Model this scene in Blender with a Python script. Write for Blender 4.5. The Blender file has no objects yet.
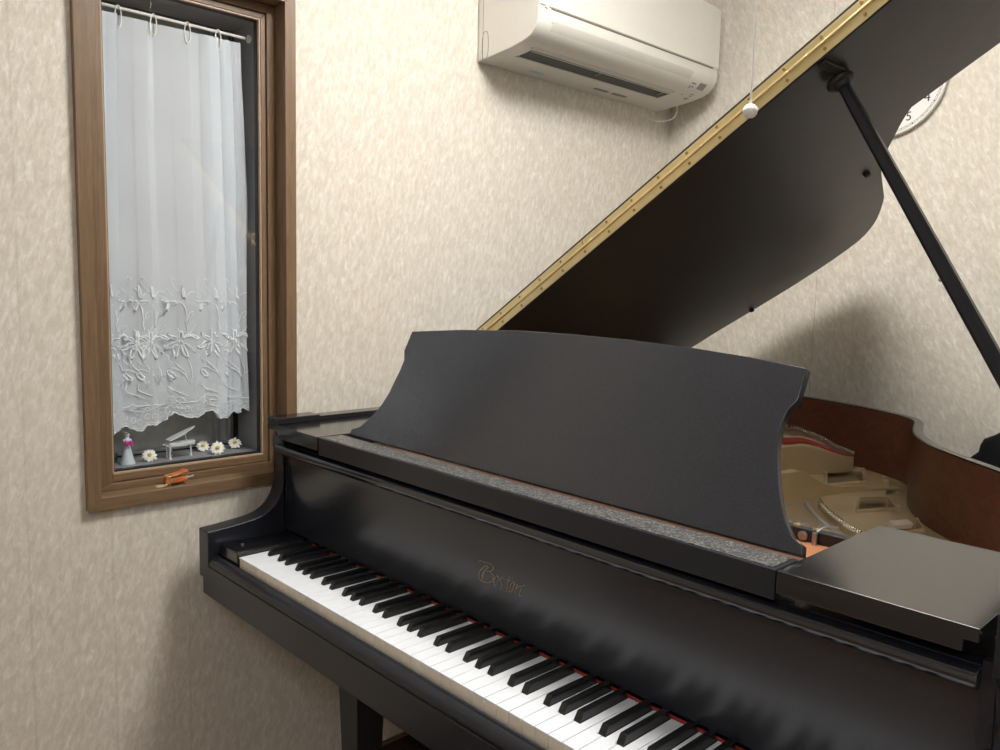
import bpy, bmesh, math, random
from mathutils import Vector, Matrix
random.seed(7)
PI = math.pi
Z0 = 0.73            # height of the key tops above the floor; shapes below are measured from the key tops
C = bpy.context.scene.collection

# ------------------------------------------------------------------ materials
def new_mat(name):
    m = bpy.data.materials.new(name); m.use_nodes = True
    nt = m.node_tree; b = nt.nodes['Principled BSDF']
    return m, nt, b

def sset(b, **k):
    for n, v in k.items():
        n = n.replace('_', ' ')
        if n in b.inputs: b.inputs[n].default_value = v

def coords(nt, scale=(1, 1, 1), rot=(0, 0, 0)):
    tc = nt.nodes.new('ShaderNodeTexCoord'); mp = nt.nodes.new('ShaderNodeMapping')
    g = nt.nodes.new('ShaderNodeNewGeometry')
    nt.links.new(g.outputs['Position'], mp.inputs['Vector'])
    mp.inputs['Scale'].default_value = scale; mp.inputs['Rotation'].default_value = rot
    return mp.outputs['Vector']

def noise(nt, vec, scale, detail=4, rough=.55, dist=0):
    n = nt.nodes.new('ShaderNodeTexNoise'); nt.links.new(vec, n.inputs['Vector'])
    n.inputs['Scale'].default_value = scale; n.inputs['Detail'].default_value = detail
    n.inputs['Roughness'].default_value = rough; n.inputs['Distortion'].default_value = dist
    return n.outputs['Fac']

def ramp(nt, fac, stops):
    r = nt.nodes.new('ShaderNodeValToRGB'); nt.links.new(fac, r.inputs['Fac'])
    e = r.color_ramp.elements
    while len(e) < len(stops): e.new(.5)
    for i, (p, c) in enumerate(stops):
        e[i].position = p; e[i].color = (*c, 1) if len(c) == 3 else c
    return r.outputs['Color']

def bump(nt, b, h, strength, dist=.001):
    bp = nt.nodes.new('ShaderNodeBump'); bp.inputs['Strength'].default_value = strength
    bp.inputs['Distance'].default_value = dist
    nt.links.new(h, bp.inputs['Height']); nt.links.new(bp.outputs['Normal'], b.inputs['Normal'])

def flat(name, col, rough=.5, metal=0, var=.06, scale=40, bumps=0, **k):
    m, nt, b = new_mat(name)
    v = coords(nt); n = noise(nt, v, scale)
    c0 = tuple(max(0, x * (1 - var)) for x in col); c1 = tuple(min(1, x * (1 + var)) for x in col)
    nt.links.new(ramp(nt, n, [(.3, c0), (.7, c1)]), b.inputs['Base Color'])
    sset(b, Roughness=rough, Metallic=metal, **k)
    if bumps: bump(nt, b, n, bumps)
    return m

def math_node(nt, op, a, b=None, clamp=False):
    n = nt.nodes.new('ShaderNodeMath'); n.operation = op; n.use_clamp = clamp
    for i, v in enumerate((a, b)):
        if v is None: continue
        if isinstance(v, (int, float)): n.inputs[i].default_value = v
        else: nt.links.new(v, n.inputs[i])
    return n.outputs[0]

def wallpaper(name, ax, seams):
    m, nt, b = new_mat(name)
    sc = (9, 9, 3.2) if ax == 'y' else (9, 9, 3.6)
    vec = coords(nt, sc, (0, 0, 0))
    slant = (.22, 0, 0) if ax == 'y' else (0, .42, 0)
    mp = nt.nodes.new('ShaderNodeMapping'); nt.links.new(vec, mp.inputs['Vector'])
    g = nt.nodes.new('ShaderNodeNewGeometry')
    m1 = nt.nodes.new('ShaderNodeMapping'); nt.links.new(g.outputs['Position'], m1.inputs['Vector'])
    m1.inputs['Rotation'].default_value = slant
    m2 = nt.nodes.new('ShaderNodeMapping'); nt.links.new(m1.outputs['Vector'], m2.inputs['Vector'])
    m2.inputs['Scale'].default_value = (12, 12, 5)
    a = noise(nt, m2.outputs['Vector'], 9, 5, .60, .55)
    f = noise(nt, m2.outputs['Vector'], 60, 3, .6)
    c = ramp(nt, a, [(.30, (.60, .552, .472)), (.47, (.665, .616, .535)), (.60, (.735, .693, .62)), (.72, (.83, .803, .742))])
    # vertical joints between lengths of wallpaper
    sep = nt.nodes.new('ShaderNodeSeparateXYZ'); nt.links.new(g.outputs['Position'], sep.inputs[0])
    co = sep.outputs['Y' if ax == 'y' else 'X']
    tot = None
    for s in seams:
        d = math_node(nt, 'ABSOLUTE', math_node(nt, 'SUBTRACT', co, s))
        l = math_node(nt, 'LESS_THAN', d, .0022 if ax == 'y' else .0011)
        tot = l if tot is None else math_node(nt, 'MAXIMUM', tot, l)
    mx = nt.nodes.new('ShaderNodeMixRGB'); mx.blend_type = 'MULTIPLY'
    nt.links.new(math_node(nt, 'MULTIPLY', tot, .16 if ax == 'y' else .6), mx.inputs[0]); nt.links.new(c, mx.inputs[1])
    mx.inputs[2].default_value = (.55, .52, .46, 1)
    nt.links.new(mx.outputs[0], b.inputs['Base Color'])
    sset(b, Roughness=.62, Specular_IOR_Level=.35)
    h = math_node(nt, 'ADD', a, math_node(nt, 'MULTIPLY', f, .45))
    bump(nt, b, h, .35, .003)
    return m

def wood(name, c0, c1, grain='z', rough=.45, s=1.0, coat=0):
    m, nt, b = new_mat(name)
    sc = {'z': (60, 60, 2.2), 'y': (60, 2.2, 60), 'x': (2.2, 60, 60)}[grain]
    v = coords(nt, tuple(q * s for q in sc))
    n = noise(nt, v, 3, 6, .65, .8)
    v2 = coords(nt, tuple(q * s * 5 for q in sc)); n2 = noise(nt, v2, 3, 3)
    t = math_node(nt, 'ADD', math_node(nt, 'MULTIPLY', n, .7), math_node(nt, 'MULTIPLY', n2, .3))
    nt.links.new(ramp(nt, t, [(.35, c0), (.65, c1)]), b.inputs['Base Color'])
    sset(b, Roughness=rough, Coat_Weight=coat, Coat_Roughness=.25)
    bump(nt, b, t, .25, .0006)
    return m

def ebony(name, rough, base=(.0085, .0088, .0105), dust=0, dust_scale=900, smudge=.05, spec=.5):
    m, nt, b = new_mat(name)
    v = coords(nt); n = noise(nt, v, 7, 5, .6, .5)
    r0 = math_node(nt, 'ADD', math_node(nt, 'MULTIPLY', math_node(nt, 'SUBTRACT', n, .5), smudge * 4), rough)
    nt.links.new(r0, b.inputs['Roughness'])
    if dust:
        d = noise(nt, v, dust_scale, 2, .7)
        nt.links.new(ramp(nt, d, [(.47, base), (.70, (dust, dust, dust * .98))]), b.inputs['Base Color'])
    else:
        f = noise(nt, v, 700, 2, .7)
        nt.links.new(ramp(nt, f, [(.35, base), (.8, tuple(q * 1.9 for q in base))]), b.inputs['Base Color'])
    sset(b, Specular_IOR_Level=spec)
    return m

M = {}
M['wall_l'] = wallpaper('wallpaper_window_side', 'y', [-.326, -.176, -.022])
M['wall_b'] = wallpaper('wallpaper_back', 'x', [.360, 1.28, 2.2, -.56])
M['ceiling'] = flat('ceiling_paper', (.78, .76, .72), .8, bumps=.2, scale=160)
M['floor'] = wood('floor_boards', (.20, .11, .06), (.33, .19, .10), 'x', .35, .5)
M['win_z'] = wood('window_wood_upright', (.130, .078, .040), (.225, .143, .080), 'z', .42)
M['win_y'] = wood('window_wood_rail', (.130, .078, .040), (.225, .143, .080), 'y', .42)
M['bead'] = flat('tan_bead', (.40, .29, .20), .4)
M['gasket'] = flat('black_gasket', (.012, .012, .013), .5)
M['reveal'] = flat('grey_reveal', (.27, .28, .295), .45, scale=14, var=.1)
M['alu'] = flat('dull_aluminium', (.42, .46, .47), .35, .7)
M['ebony'] = ebony('ebony_satin', .30, (.010, .0112, .0165), smudge=.015)
M['ebony_lid'] = ebony('ebony_lid_underside', .36, (.012, .0122, .016), smudge=.02)
M['ebony_top'] = ebony('ebony_block_top', .15, smudge=.008, spec=.85)
M['ebony_desk'] = ebony('ebony_music_desk', .23, (.020, .0215, .026), smudge=.05, spec=.65)
M['ebony_fall'] = ebony('ebony_fallboard', .21, (.0105, .0118, .017), smudge=0, spec=.7)
M['ebony_lip'] = ebony('ebony_lip', .11, (.012, .013, .018), smudge=0, spec=.9)
M['dusty'] = ebony('ebony_dusty_shelf', .42, (.012, .013, .015), dust=.36, dust_scale=330, smudge=0)
M['rimwood'] = wood('mahogany_rim', (.135, .046, .030), (.23, .085, .048), 'x', .34, .35)
M['pinblock'] = wood('orange_pinblock', (.40, .155, .07), (.52, .22, .10), 'x', .5)
M['brownrail'] = wood('brown_action_rail', (.10, .046, .024), (.20, .095, .05), 'x', .5)
M['gold'] = flat('gold_iron_plate', (.66, .52, .31), .40, .2, .05, 300, .12)
M['brass'] = flat('polished_brass', (.90, .76, .42), .34, .9, .04)
M['brass_dark'] = flat('brass_screw', (.42, .30, .12), .35, 1.0)
M['pin'] = flat('nickel_pin', (.85, .80, .66), .22, 1.0)
M['string'] = flat('steel_string', (.55, .55, .55), .3, 1.0)
M['copper'] = flat('copper_wound_string', (.36, .29, .24), .45, .7)
M['felt'] = flat('red_felt', (.36, .025, .018), .9, 0, .2, 500, .3)
M['ivory'] = flat('white_key_plastic', (.85, .87, .92), .16, 0, .01)
M['keywood'] = flat('key_front_plastic', (.86, .78, .65), .35, 0, .03)
M['blackkey'] = flat('black_key_plastic', (.009, .009, .010), .20, 0, .1)
M['logo'] = flat('faded_gold_lettering', (.36, .265, .17), .5, .3)
M['rubber'] = flat('black_rubber', (.012, .012, .013), .55)
M['ac'] = flat('air_conditioner_plastic', (.70, .68, .63), .42, 0, .01)
M['ac_louver'] = flat('air_conditioner_louver', (.56, .54, .50), .42, 0, .01)
M['ac_dark'] = flat('air_outlet_dark', (.020, .021, .024), .5)
M['ac_grey'] = flat('display_grey', (.25, .245, .22), .5)
M['ac_blue'] = flat('blue_sticker', (.50, .60, .68), .5)
M['ac_line'] = flat('panel_gap_grey', (.20, .18, .15), .6)
M['white'] = flat('white_plastic', (.90, .89, .86), .7, 0, .02)
M['dial'] = flat('clock_dial', (.80, .79, .77), .5, 0, .02)
M['rimcream'] = flat('clock_rim', (.72, .70, .66), .4, 0, .02)
M['ink'] = flat('clock_ink', (.05, .04, .04), .6)
M['red_ink'] = flat('clock_hand_red', (.55, .12, .08), .6)
M['petal'] = flat('white_petal', (.86, .86, .80), .6, 0, .05, 200)
M['yellow'] = flat('yellow_flower_centre', (.72, .48, .07), .7, 0, .2, 600, .5)
M['pink'] = flat('pink_bouquet', (.80, .05, .45), .6, 0, .3, 500)
M['doll'] = flat('doll_white', (.62, .70, .76), .45, 0, .03)
M['green'] = flat('wreath_green', (.25, .25, .10), .7, 0, .4, 700)
M['leather'] = flat('orange_brown_leather', (.52, .15, .045), .35, 0, .15, 120, .2)
M['fabric'] = flat('dark_chair_fabric', (.012, .016, .020), .85, 0, .3, 900, .3)
M['chrome'] = flat('dull_steel', (.35, .35, .36), .35, .9)
M['benchwood'] = wood('dark_bench_wood', (.018, .009, .007), (.034, .016, .012), 'x', .4, .5)

def glass_mat(name, ior=1.45, rough=0.0, col=(1, 1, 1), tint=None):
    m, nt, b = new_mat(name)
    out = nt.nodes['Material Output']
    gl = nt.nodes.new('ShaderNodeBsdfGlossy'); gl.inputs['Roughness'].default_value = .005
    tr = nt.nodes.new('ShaderNodeBsdfTransparent'); tr.inputs['Color'].default_value = (*col, 1)
    lw = nt.nodes.new('ShaderNodeLayerWeight'); lw.inputs['Blend'].default_value = .5
    p5 = math_node(nt, 'POWER', lw.outputs['Facing'], 5.0)
    fr = math_node(nt, 'ADD', math_node(nt, 'MULTIPLY', p5, .96), .04)
    mx = nt.nodes.new('ShaderNodeMixShader')
    v = coords(nt); n = noise(nt, v, 3)
    nt.links.new(fr, mx.inputs[0]); nt.links.new(tr.outputs[0], mx.inputs[1]); nt.links.new(gl.outputs[0], mx.inputs[2])
    nt.links.new(mx.outputs[0], out.inputs['Surface'])
    return m
M['glass'] = glass_mat('window_glass', 1.5)
m, nt, b = new_mat('clear_crystal'); sset(b, Base_Color=(.93, .97, 1, 1), Roughness=.04, Transmission_Weight=.25, IOR=1.5); M['crystal'] = m
m, nt, b = new_mat('green_edged_glass'); sset(b, Base_Color=(.55, .80, .75, 1), Roughness=.05, Transmission_Weight=.8, IOR=1.5); M['plateglass'] = m
M['nightglass'] = flat('dark_outer_glass', (.34, .34, .325), .02, 0, .1, Specular_IOR_Level=1.0, IOR=1.9)
m, nt, b = new_mat('sheer_curtain_fabric')
out = nt.nodes['Material Output']
df = nt.nodes.new('ShaderNodeBsdfDiffuse'); tl = nt.nodes.new('ShaderNodeBsdfTranslucent'); tp = nt.nodes.new('ShaderNodeBsdfTransparent')
v = coords(nt); wv = noise(nt, v, 1200, 2)
cc = ramp(nt, wv, [(.3, (.82, .89, .965)), (.7, (.88, .94, 1.0))])
nt.links.new(cc, df.inputs['Color']); nt.links.new(cc, tl.inputs['Color'])
m1 = nt.nodes.new('ShaderNodeMixShader'); m1.inputs[0].default_value = .10
nt.links.new(df.outputs[0], m1.inputs[1]); nt.links.new(tl.outputs[0], m1.inputs[2])
m2 = nt.nodes.new('ShaderNodeMixShader'); m2.inputs[0].default_value = .25
nt.links.new(m1.outputs[0], m2.inputs[1]); nt.links.new(tp.outputs[0], m2.inputs[2])
nt.links.new(m2.outputs[0], out.inputs['Surface']); M['sheer'] = m
M['thread'] = flat('white_embroidery_thread', (.88, .94, 1.0), .5, 0, .03)
m, nt, b = new_mat('lamp_diffuser'); sset(b, Base_Color=(.9, .9, .88, 1), Roughness=.5)
b.inputs['Emission Color'].default_value = (1.0, .975, .925, 1); b.inputs['Emission Strength'].default_value = 36.0
M['lamp'] = m
m, nt, b = new_mat('fill_lamp_diffuser'); sset(b, Base_Color=(.9, .9, .9, 1), Roughness=.5)
b.inputs['Emission Color'].default_value = (.90, .95, 1.0, 1); b.inputs['Emission Strength'].default_value = 17.0  # cool glow of the added fill lamp
M['fill_lamp'] = m

# ------------------------------------------------------------------ mesh helpers
def V(*a): return Vector(a)

def face(bm, vs):
    try: return bm.faces.new(vs)
    except ValueError: return None

def box(bm, x0, x1, y0, y1, z0, z1):
    p = [(x0, y0, z0), (x1, y0, z0), (x1, y1, z0), (x0, y1, z0), (x0, y0, z1), (x1, y0, z1), (x1, y1, z1), (x0, y1, z1)]
    v = [bm.verts.new(q) for q in p]
    for f in ((3, 2, 1, 0), (4, 5, 6, 7), (0, 1, 5, 4), (1, 2, 6, 5), (2, 3, 7, 6), (3, 0, 4, 7)): bm.faces.new([v[i] for i in f])

def prism(bm, pts, vec):
    """extrude the planar closed polygon pts by vec"""
    vec = Vector(vec)
    a = [bm.verts.new(Vector(p)) for p in pts]; b = [bm.verts.new(Vector(p) + vec) for p in pts]
    n = len(a)
    fs = [bm.faces.new(a), bm.faces.new(list(reversed(b)))]
    for i in range(n): fs.append(bm.faces.new([a[i], b[i], b[(i + 1) % n], a[(i + 1) % n]]))
    return fs

def prof_x(bm, yz, x0, x1): prism(bm, [(x0, y, z) for y, z in yz], (x1 - x0, 0, 0))
def prof_y(bm, xz, y0, y1): prism(bm, [(x, y0, z) for x, z in xz], (0, y1 - y0, 0))
def prof_z(bm, xy, z0, z1): prism(bm, [(x, y, z0) for x, y in xy], (0, 0, z1 - z0))

def tube(bm, pts, r, n=8, closed=False, squash=None):
    pts = [Vector(p) for p in pts]; N = len(pts); rings = []
    ref = None
    for i, p in enumerate(pts):
        if closed: t = pts[(i + 1) % N] - pts[i - 1]
        else: t = pts[min(i + 1, N - 1)] - pts[max(i - 1, 0)]
        if t.length < 1e-9: t = Vector((0, 0, 1))
        t.normalize()
        if ref is None:
            ref = Vector((0, 0, 1)) if abs(t.z) < .9 else Vector((1, 0, 0))
        a = t.cross(ref)
        if a.length < 1e-6: a = t.orthogonal()
        a.normalize(); b = a.cross(t).normalized(); ref = b
        rr = r[i] if isinstance(r, (list, tuple)) else r
        rings.append([bm.verts.new(p + a * rr * math.cos(2 * PI * k / n) + b * rr * math.sin(2 * PI * k / n)) for k in range(n)])
    for i in range(N if closed else N - 1):
        A = rings[i]; B = rings[(i + 1) % N]
        for k in range(n): face(bm, [A[k], A[(k + 1) % n], B[(k + 1) % n], B[k]])
    if not closed:
        face(bm, list(reversed(rings[0]))); face(bm, rings[-1])

def ribbon(bm, pts, w, normal, thick=.0003):
    """a flat stroke of half width w (number or list) following pts, lying across normal"""
    pts = [Vector(p) for p in pts]; N = len(pts); nrm = Vector(normal).normalized(); L = []; R = []
    for i, p in enumerate(pts):
        t = pts[min(i + 1, N - 1)] - pts[max(i - 1, 0)]
        s = t.cross(nrm)
        if s.length < 1e-9: s = Vector((0, 0, 1))
        s.normalize(); ww = w[i] if isinstance(w, (list, tuple)) else w
        L.append((p + s * ww, p + s * ww + nrm * thick)); R.append((p - s * ww, p - s * ww + nrm * thick))
    Lv = [[bm.verts.new(q) for q in a] for a in L]; Rv = [[bm.verts.new(q) for q in a] for a in R]
    for i in range(N - 1):
        a, b = Lv[i], Lv[i + 1]; c, d = Rv[i], Rv[i + 1]
        face(bm, [a[1], b[1], d[1], c[1]]); face(bm, [a[0], c[0], d[0], b[0]])
        face(bm, [a[0], b[0], b[1], a[1]]); face(bm, [c[0], c[1], d[1], d[0]])
    face(bm, [Lv[0][0], Lv[0][1], Rv[0][1], Rv[0][0]]); face(bm, [Lv[-1][0], Rv[-1][0], Rv[-1][1], Lv[-1][1]])

def smooth_path(pts, k=6):
    """Catmull-Rom through the points"""
    P = [Vector(p) for p in pts]
    if len(P) < 3: return P
    out = []
    for i in range(len(P) - 1):
        p0 = P[max(i - 1, 0)]; p1 = P[i]; p2 = P[i + 1]; p3 = P[min(i + 2, len(P) - 1)]
        for j in range(k):
            t = j / k
            out.append(.5 * ((2 * p1) + (-p0 + p2) * t + (2 * p0 - 5 * p1 + 4 * p2 - p3) * t * t + (-p0 + 3 * p1 - 3 * p2 + p3) * t ** 3))
    out.append(P[-1]); return out

def lathe(bm, prof, c, axis=(0, 0, 1), n=32):
    """prof: (radius, height) pairs along axis from c"""
    ax = Vector(axis).normalized(); a = ax.orthogonal().normalized(); b = ax.cross(a); c = Vector(c); rings = []
    for r, h in prof:
        if r < 1e-6: rings.append([bm.verts.new(c + ax * h)])
        else: rings.append([bm.verts.new(c + ax * h + (a * math.cos(2 * PI * k / n) + b * math.sin(2 * PI * k / n)) * r) for k in range(n)])
    for A, B in zip(rings, rings[1:]):
        for k in range(n):
            k2 = (k + 1) % n
            if len(A) == 1 and len(B) == 1: continue
            if len(A) == 1: face(bm, [A[0], B[k], B[k2]])
            elif len(B) == 1: face(bm, [A[k], A[k2], B[0]][::-1])
            else: face(bm, [A[k], B[k], B[k2], A[k2]])
    if len(rings[0]) > 1: face(bm, rings[0])
    if len(rings[-1]) > 1: face(bm, list(reversed(rings[-1])))

def ball(bm, c, r, n=12, sz=(1, 1, 1)):
    mt = Matrix.Translation(Vector(c)) @ Matrix.Diagonal((*sz, 1))
    bmesh.ops.create_uvsphere(bm, u_segments=n, v_segments=max(6, n // 2 + 2), radius=r, matrix=mt)

def tag(o, label=None, cat=None, group=None, kind=None):
    if label: o['label'] = label
    if cat: o['category'] = cat
    if group: o['group'] = group
    if kind: o['kind'] = kind
    return o

def thing(name, label, cat, loc, group=None):
    o = bpy.data.objects.new(name, None); C.objects.link(o)
    o.empty_display_size = .1
    o.location = (loc[0], loc[1], loc[2] + Z0)
    return tag(o, label, cat, group)

def world_loc(o):
    l = Vector(o.location); p = o.parent
    while p: l += Vector(p.location); p = p.parent
    return l

def obj(name, bm, mat, parent=None, bevel=0, seg=2, smooth=35, label=None, origin=None):
    """link bm (measured from the key-top level) as ONE mesh object"""
    bmesh.ops.recalc_face_normals(bm, faces=bm.faces)
    xs = [v.co for v in bm.verts]
    if origin is None:
        o0 = Vector(((min(v.x for v in xs) + max(v.x for v in xs)) / 2, (min(v.y for v in xs) + max(v.y for v in xs)) / 2, min(v.z for v in xs)))
    else: o0 = Vector(origin)
    bmesh.ops.translate(bm, verts=bm.verts, vec=-o0)
    me = bpy.data.meshes.new(name); bm.to_mesh(me); bm.free()
    mats = mat if isinstance(mat, (list, tuple)) else [mat]
    for q in mats: me.materials.append(q)
    o = bpy.data.objects.new(name, me); C.objects.link(o)
    w = o0 + Vector((0, 0, Z0))
    if parent is not None: o.parent = parent; o.location = w - world_loc(parent)
    else: o.location = w
    me.shade_smooth()
    if smooth is not None: me.set_sharp_from_angle(angle=math.radians(smooth))
    if bevel:
        md = o.modifiers.new('edge', 'BEVEL'); md.width = bevel; md.segments = seg; md.limit_method = 'ANGLE'
        md.angle_limit = math.radians(40); md.harden_normals = True
    if label: o['label'] = label
    return o

def B(): return bmesh.new()

def struct(name, bm, mat, **k):
    o = obj(name, bm, mat, **k); o['kind'] = 'structure'; return o

# ------------------------------------------------------------------ the room
W = -.20; YB = 1.67; FZ = -.73; CZ = 1.67; XR = 3.0; YF = -2.3
b = B()
box(b, W - .25, W, YF, -.208, FZ, CZ); box(b, W - .25, W, .219, YB, FZ, CZ)
box(b, W - .25, W, -.208, .219, FZ, .1005); box(b, W - .25, W, -.208, .219, 1.172, CZ)
struct('wall_left', b, M['wall_l'])
b = B(); box(b, W - .25, XR + .1, YB, YB + .12, FZ, CZ); struct('wall_back', b, M['wall_b'])
b = B(); box(b, XR, XR + .1, YF, YB, FZ, CZ); struct('wall_right', b, M['wall_l'])
b = B(); box(b, W - .25, XR + .1, YF - .1, YF, FZ, CZ); struct('wall_front', b, M['wall_b'])
b = B(); box(b, W - .25, XR + .1, YF - .1, YB + .12, FZ - .1, FZ); struct('floor', b, M['floor'])
b = B(); box(b, W - .25, XR + .1, YF - .1, YB + .12, CZ, CZ + .1); struct('ceiling', b, M['ceiling'])
b = B(); box(b, W, W + .012, YF + .012, YB - .012, FZ, FZ + .06); struct('baseboard_left', b, M['win_y'], bevel=.002)
b = B(); box(b, W, XR, YB - .012, YB, FZ, FZ + .06); struct('baseboard_back', b, M['win_y'], bevel=.002)

# ---- window
def ring_frame(bm, x0, x1, y0, y1, z0, z1, w, wb=None, wt=None):
    wb = wb or w; wt = wt or w
    """mitred rectangular frame in the wall plane, x0..x1 deep"""
    O = [(y0, z0), (y1, z0), (y1, z1), (y0, z1)]; I = [(y0 + w, z0 + wb), (y1 - w, z0 + wb), (y1 - w, z1 - wt), (y0 + w, z1 - wt)]
    for i in range(4):
        j = (i + 1) % 4
        prism(bm, [(x0, *O[i]), (x0, *O[j]), (x0, *I[j]), (x0, *I[i])], (x1 - x0, 0, 0))
win = bpy.data.objects.new('window_1', None); C.objects.link(win); win.location = (W, 0, Z0 + .08); win['kind'] = 'structure'
tag(win, 'narrow fixed window in a brown wooden casing beside the piano')
win['category'] = 'window'
def uprights(bm_list, x0, x1, y0, y1, z0, z1, w, wb, wt, wl=None):
    """sides into bm_list[0], top and bottom rails into bm_list[1], mitred"""
    wl = wl or w
    O = [(y0, z0), (y1, z0), (y1, z1), (y0, z1)]; I = [(y0 + wl, z0 + wb), (y1 - w, z0 + wb), (y1 - w, z1 - wt), (y0 + wl, z1 - wt)]
    for i in range(4):
        j = (i + 1) % 4
        prism(bm_list[i % 2 == 0], [(x0, *O[i]), (x0, *O[j]), (x0, *I[j]), (x0, *I[i])], (x1 - x0, 0, 0))
a, r = B(), B()
uprights([a, r], -.255, -.185, -.2235, .2335, .0885, 1.186, .0262, .0262, .0262)
obj('casing_upright', a, M['win_z'], win, .0012); obj('casing_rail', r, M['win_y'], win, .0012)
a, r = B(), B()
uprights([a, r], -.262, -.232, -.1973, .2073, .1148, 1.1597, .0192, .0150, .0192, .0358)
uprights([a, r], -.262, -.2375, -.1613, .1869, .1310, 1.1393, .0112, .0165, .0112, .0025)
obj('sash_upright', a, M['win_z'], win, .0015); obj('sash_rail', r, M['win_y'], win, .0015)
b = B(); ring_frame(b, -.262, -.2395, -.1600, .1768, .1455, 1.1290, .0045); obj('glazing_bead', b, M['bead'], win, .0008)
b = B(); ring_frame(b, -.262, -.2475, -.1575, .1760, .1480, 1.129, .0052); obj('glazing_gasket', b, M['gasket'], win)
b = B(); box(b, -.2525, -.2495, -.166, .1765, .147, 1.1285); obj('glass_pane', b, M['glass'], win)
# box between inner and outer glazing
XO = -.375
b = B(); box(b, XO, -.262, -.208, .219, .100, .152); obj('inner_sill', b, M['reveal'], win)
b = B(); box(b, XO, -.262, -.208, -.1655, .152, 1.172); obj('reveal_side', b, M['reveal'], win)
b = B(); box(b, XO, -.262, .178, .219, .152, 1.172); obj('reveal_side', b, M['reveal'], win)
b = B(); box(b, XO, -.262, -.1655, .178, 1.128, 1.172); obj('reveal_head', b, M['reveal'], win)
b = B(); ring_frame(b, XO - .03, XO, -.208, .219, .100, 1.172, .048, .058, .05)
obj('outer_frame', b, M['gasket'], win, .001)
b = B(); box(b, XO - .02, XO + .006, .118, .1245, .158, 1.12); box(b, XO - .02, XO + .006, .152, .157, .158, 1.12); box(b, XO - .02, XO + .004, -.16, .17, .156, .161)
obj('outer_sash_stile', b, M['alu'], win, .001)
b = B(); box(b, XO - .018, XO - .012, -.16, .171, .158, 1.122); obj('outer_glass', b, M['nightglass'], win)

# ------------------------------------------------------------------ curtain in the window
XC = -.290; CT = 1.094
key = [(-.165, .010), (-.142, .004), (-.120, .006), (-.128, .000), (-.150, -.001), (-.158, -.004), (-.140, -.006), (-.118, -.002), (-.085, .001), (-.055, .004), (-.040, -.003), (-.0, .000), (.04, .003), (.062, .000),
       (.085, .003), (.108, .005), (.104, .001), (.082, -.002), (.078, -.005), (.100, -.005), (.122, .000), (.137, .005), (.134, .001), (.118, -.003), (.116, -.006), (.135, -.003), (.150, .001), (.160, .005), (.163, .003)]
def curtain_pt(s, z):
    """s runs 0..1 along the gathered cloth, z is the height"""
    f = s * (len(key) - 1); i = min(int(f), len(key) - 2); t = f - i; t = t * t * (3 - 2 * t)
    y = key[i][0] + (key[i + 1][0] - key[i][0]) * t; x = key[i][1] + (key[i + 1][1] - key[i][1]) * t
    h = (CT - z) / (CT - .235)
    amp = .9 + .8 * h
    y = y * (.93 + .07 * min(1, h * 2.5)) + .004 * math.sin(z * 9 + s * 7) * h
    x = x * amp + .0015 * math.sin(s * 60 + z * 3) + .001 * math.sin(z * 31 + s * 11)
    return x, y
SC = [(-.165, .212), (-.140, .221), (-.118, .236), (-.105, .228), (-.083, .218), (-.070, .233), (-.048, .229), (-.035, .236), (-.012, .254), (.018, .240), (.042, .239), (.062, .250),
      (.078, .252), (.092, .232), (.118, .234), (.130, .249), (.134, .238), (.150, .251), (.163, .243)]
def hem(y):
    for (a, za), (c, zc) in zip(SC, SC[1:]):
        if a <= y <= c: t = (y - a) / (c - a); return za + (zc - za) * t + .0022 * abs(math.sin(y * 240))
    return .24
curt = thing('sheer_curtain', 'white sheer lace curtain with embroidered lilies behind the window glass', 'curtain', (XC, 0, CT - .86))
b = B(); NS, NZ = 190, 60; grid = []
for i in range(NS + 1):
    s = i / NS; col = []
    _, yb = curtain_pt(s, .24); zb = hem(yb)
    for j in range(NZ + 1):
        z = zb + (CT - .014 - zb) * j / NZ; x, y = curtain_pt(s, z); col.append(b.verts.new((XC + x, y, z)))
    grid.append(col)
for i in range(NS):
    for j in range(NZ): b.faces.new([grid[i][j], grid[i + 1][j], grid[i + 1][j + 1], grid[i][j + 1]])
obj('sheer_panel', b, M['sheer'], curt, smooth=None)
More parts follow.
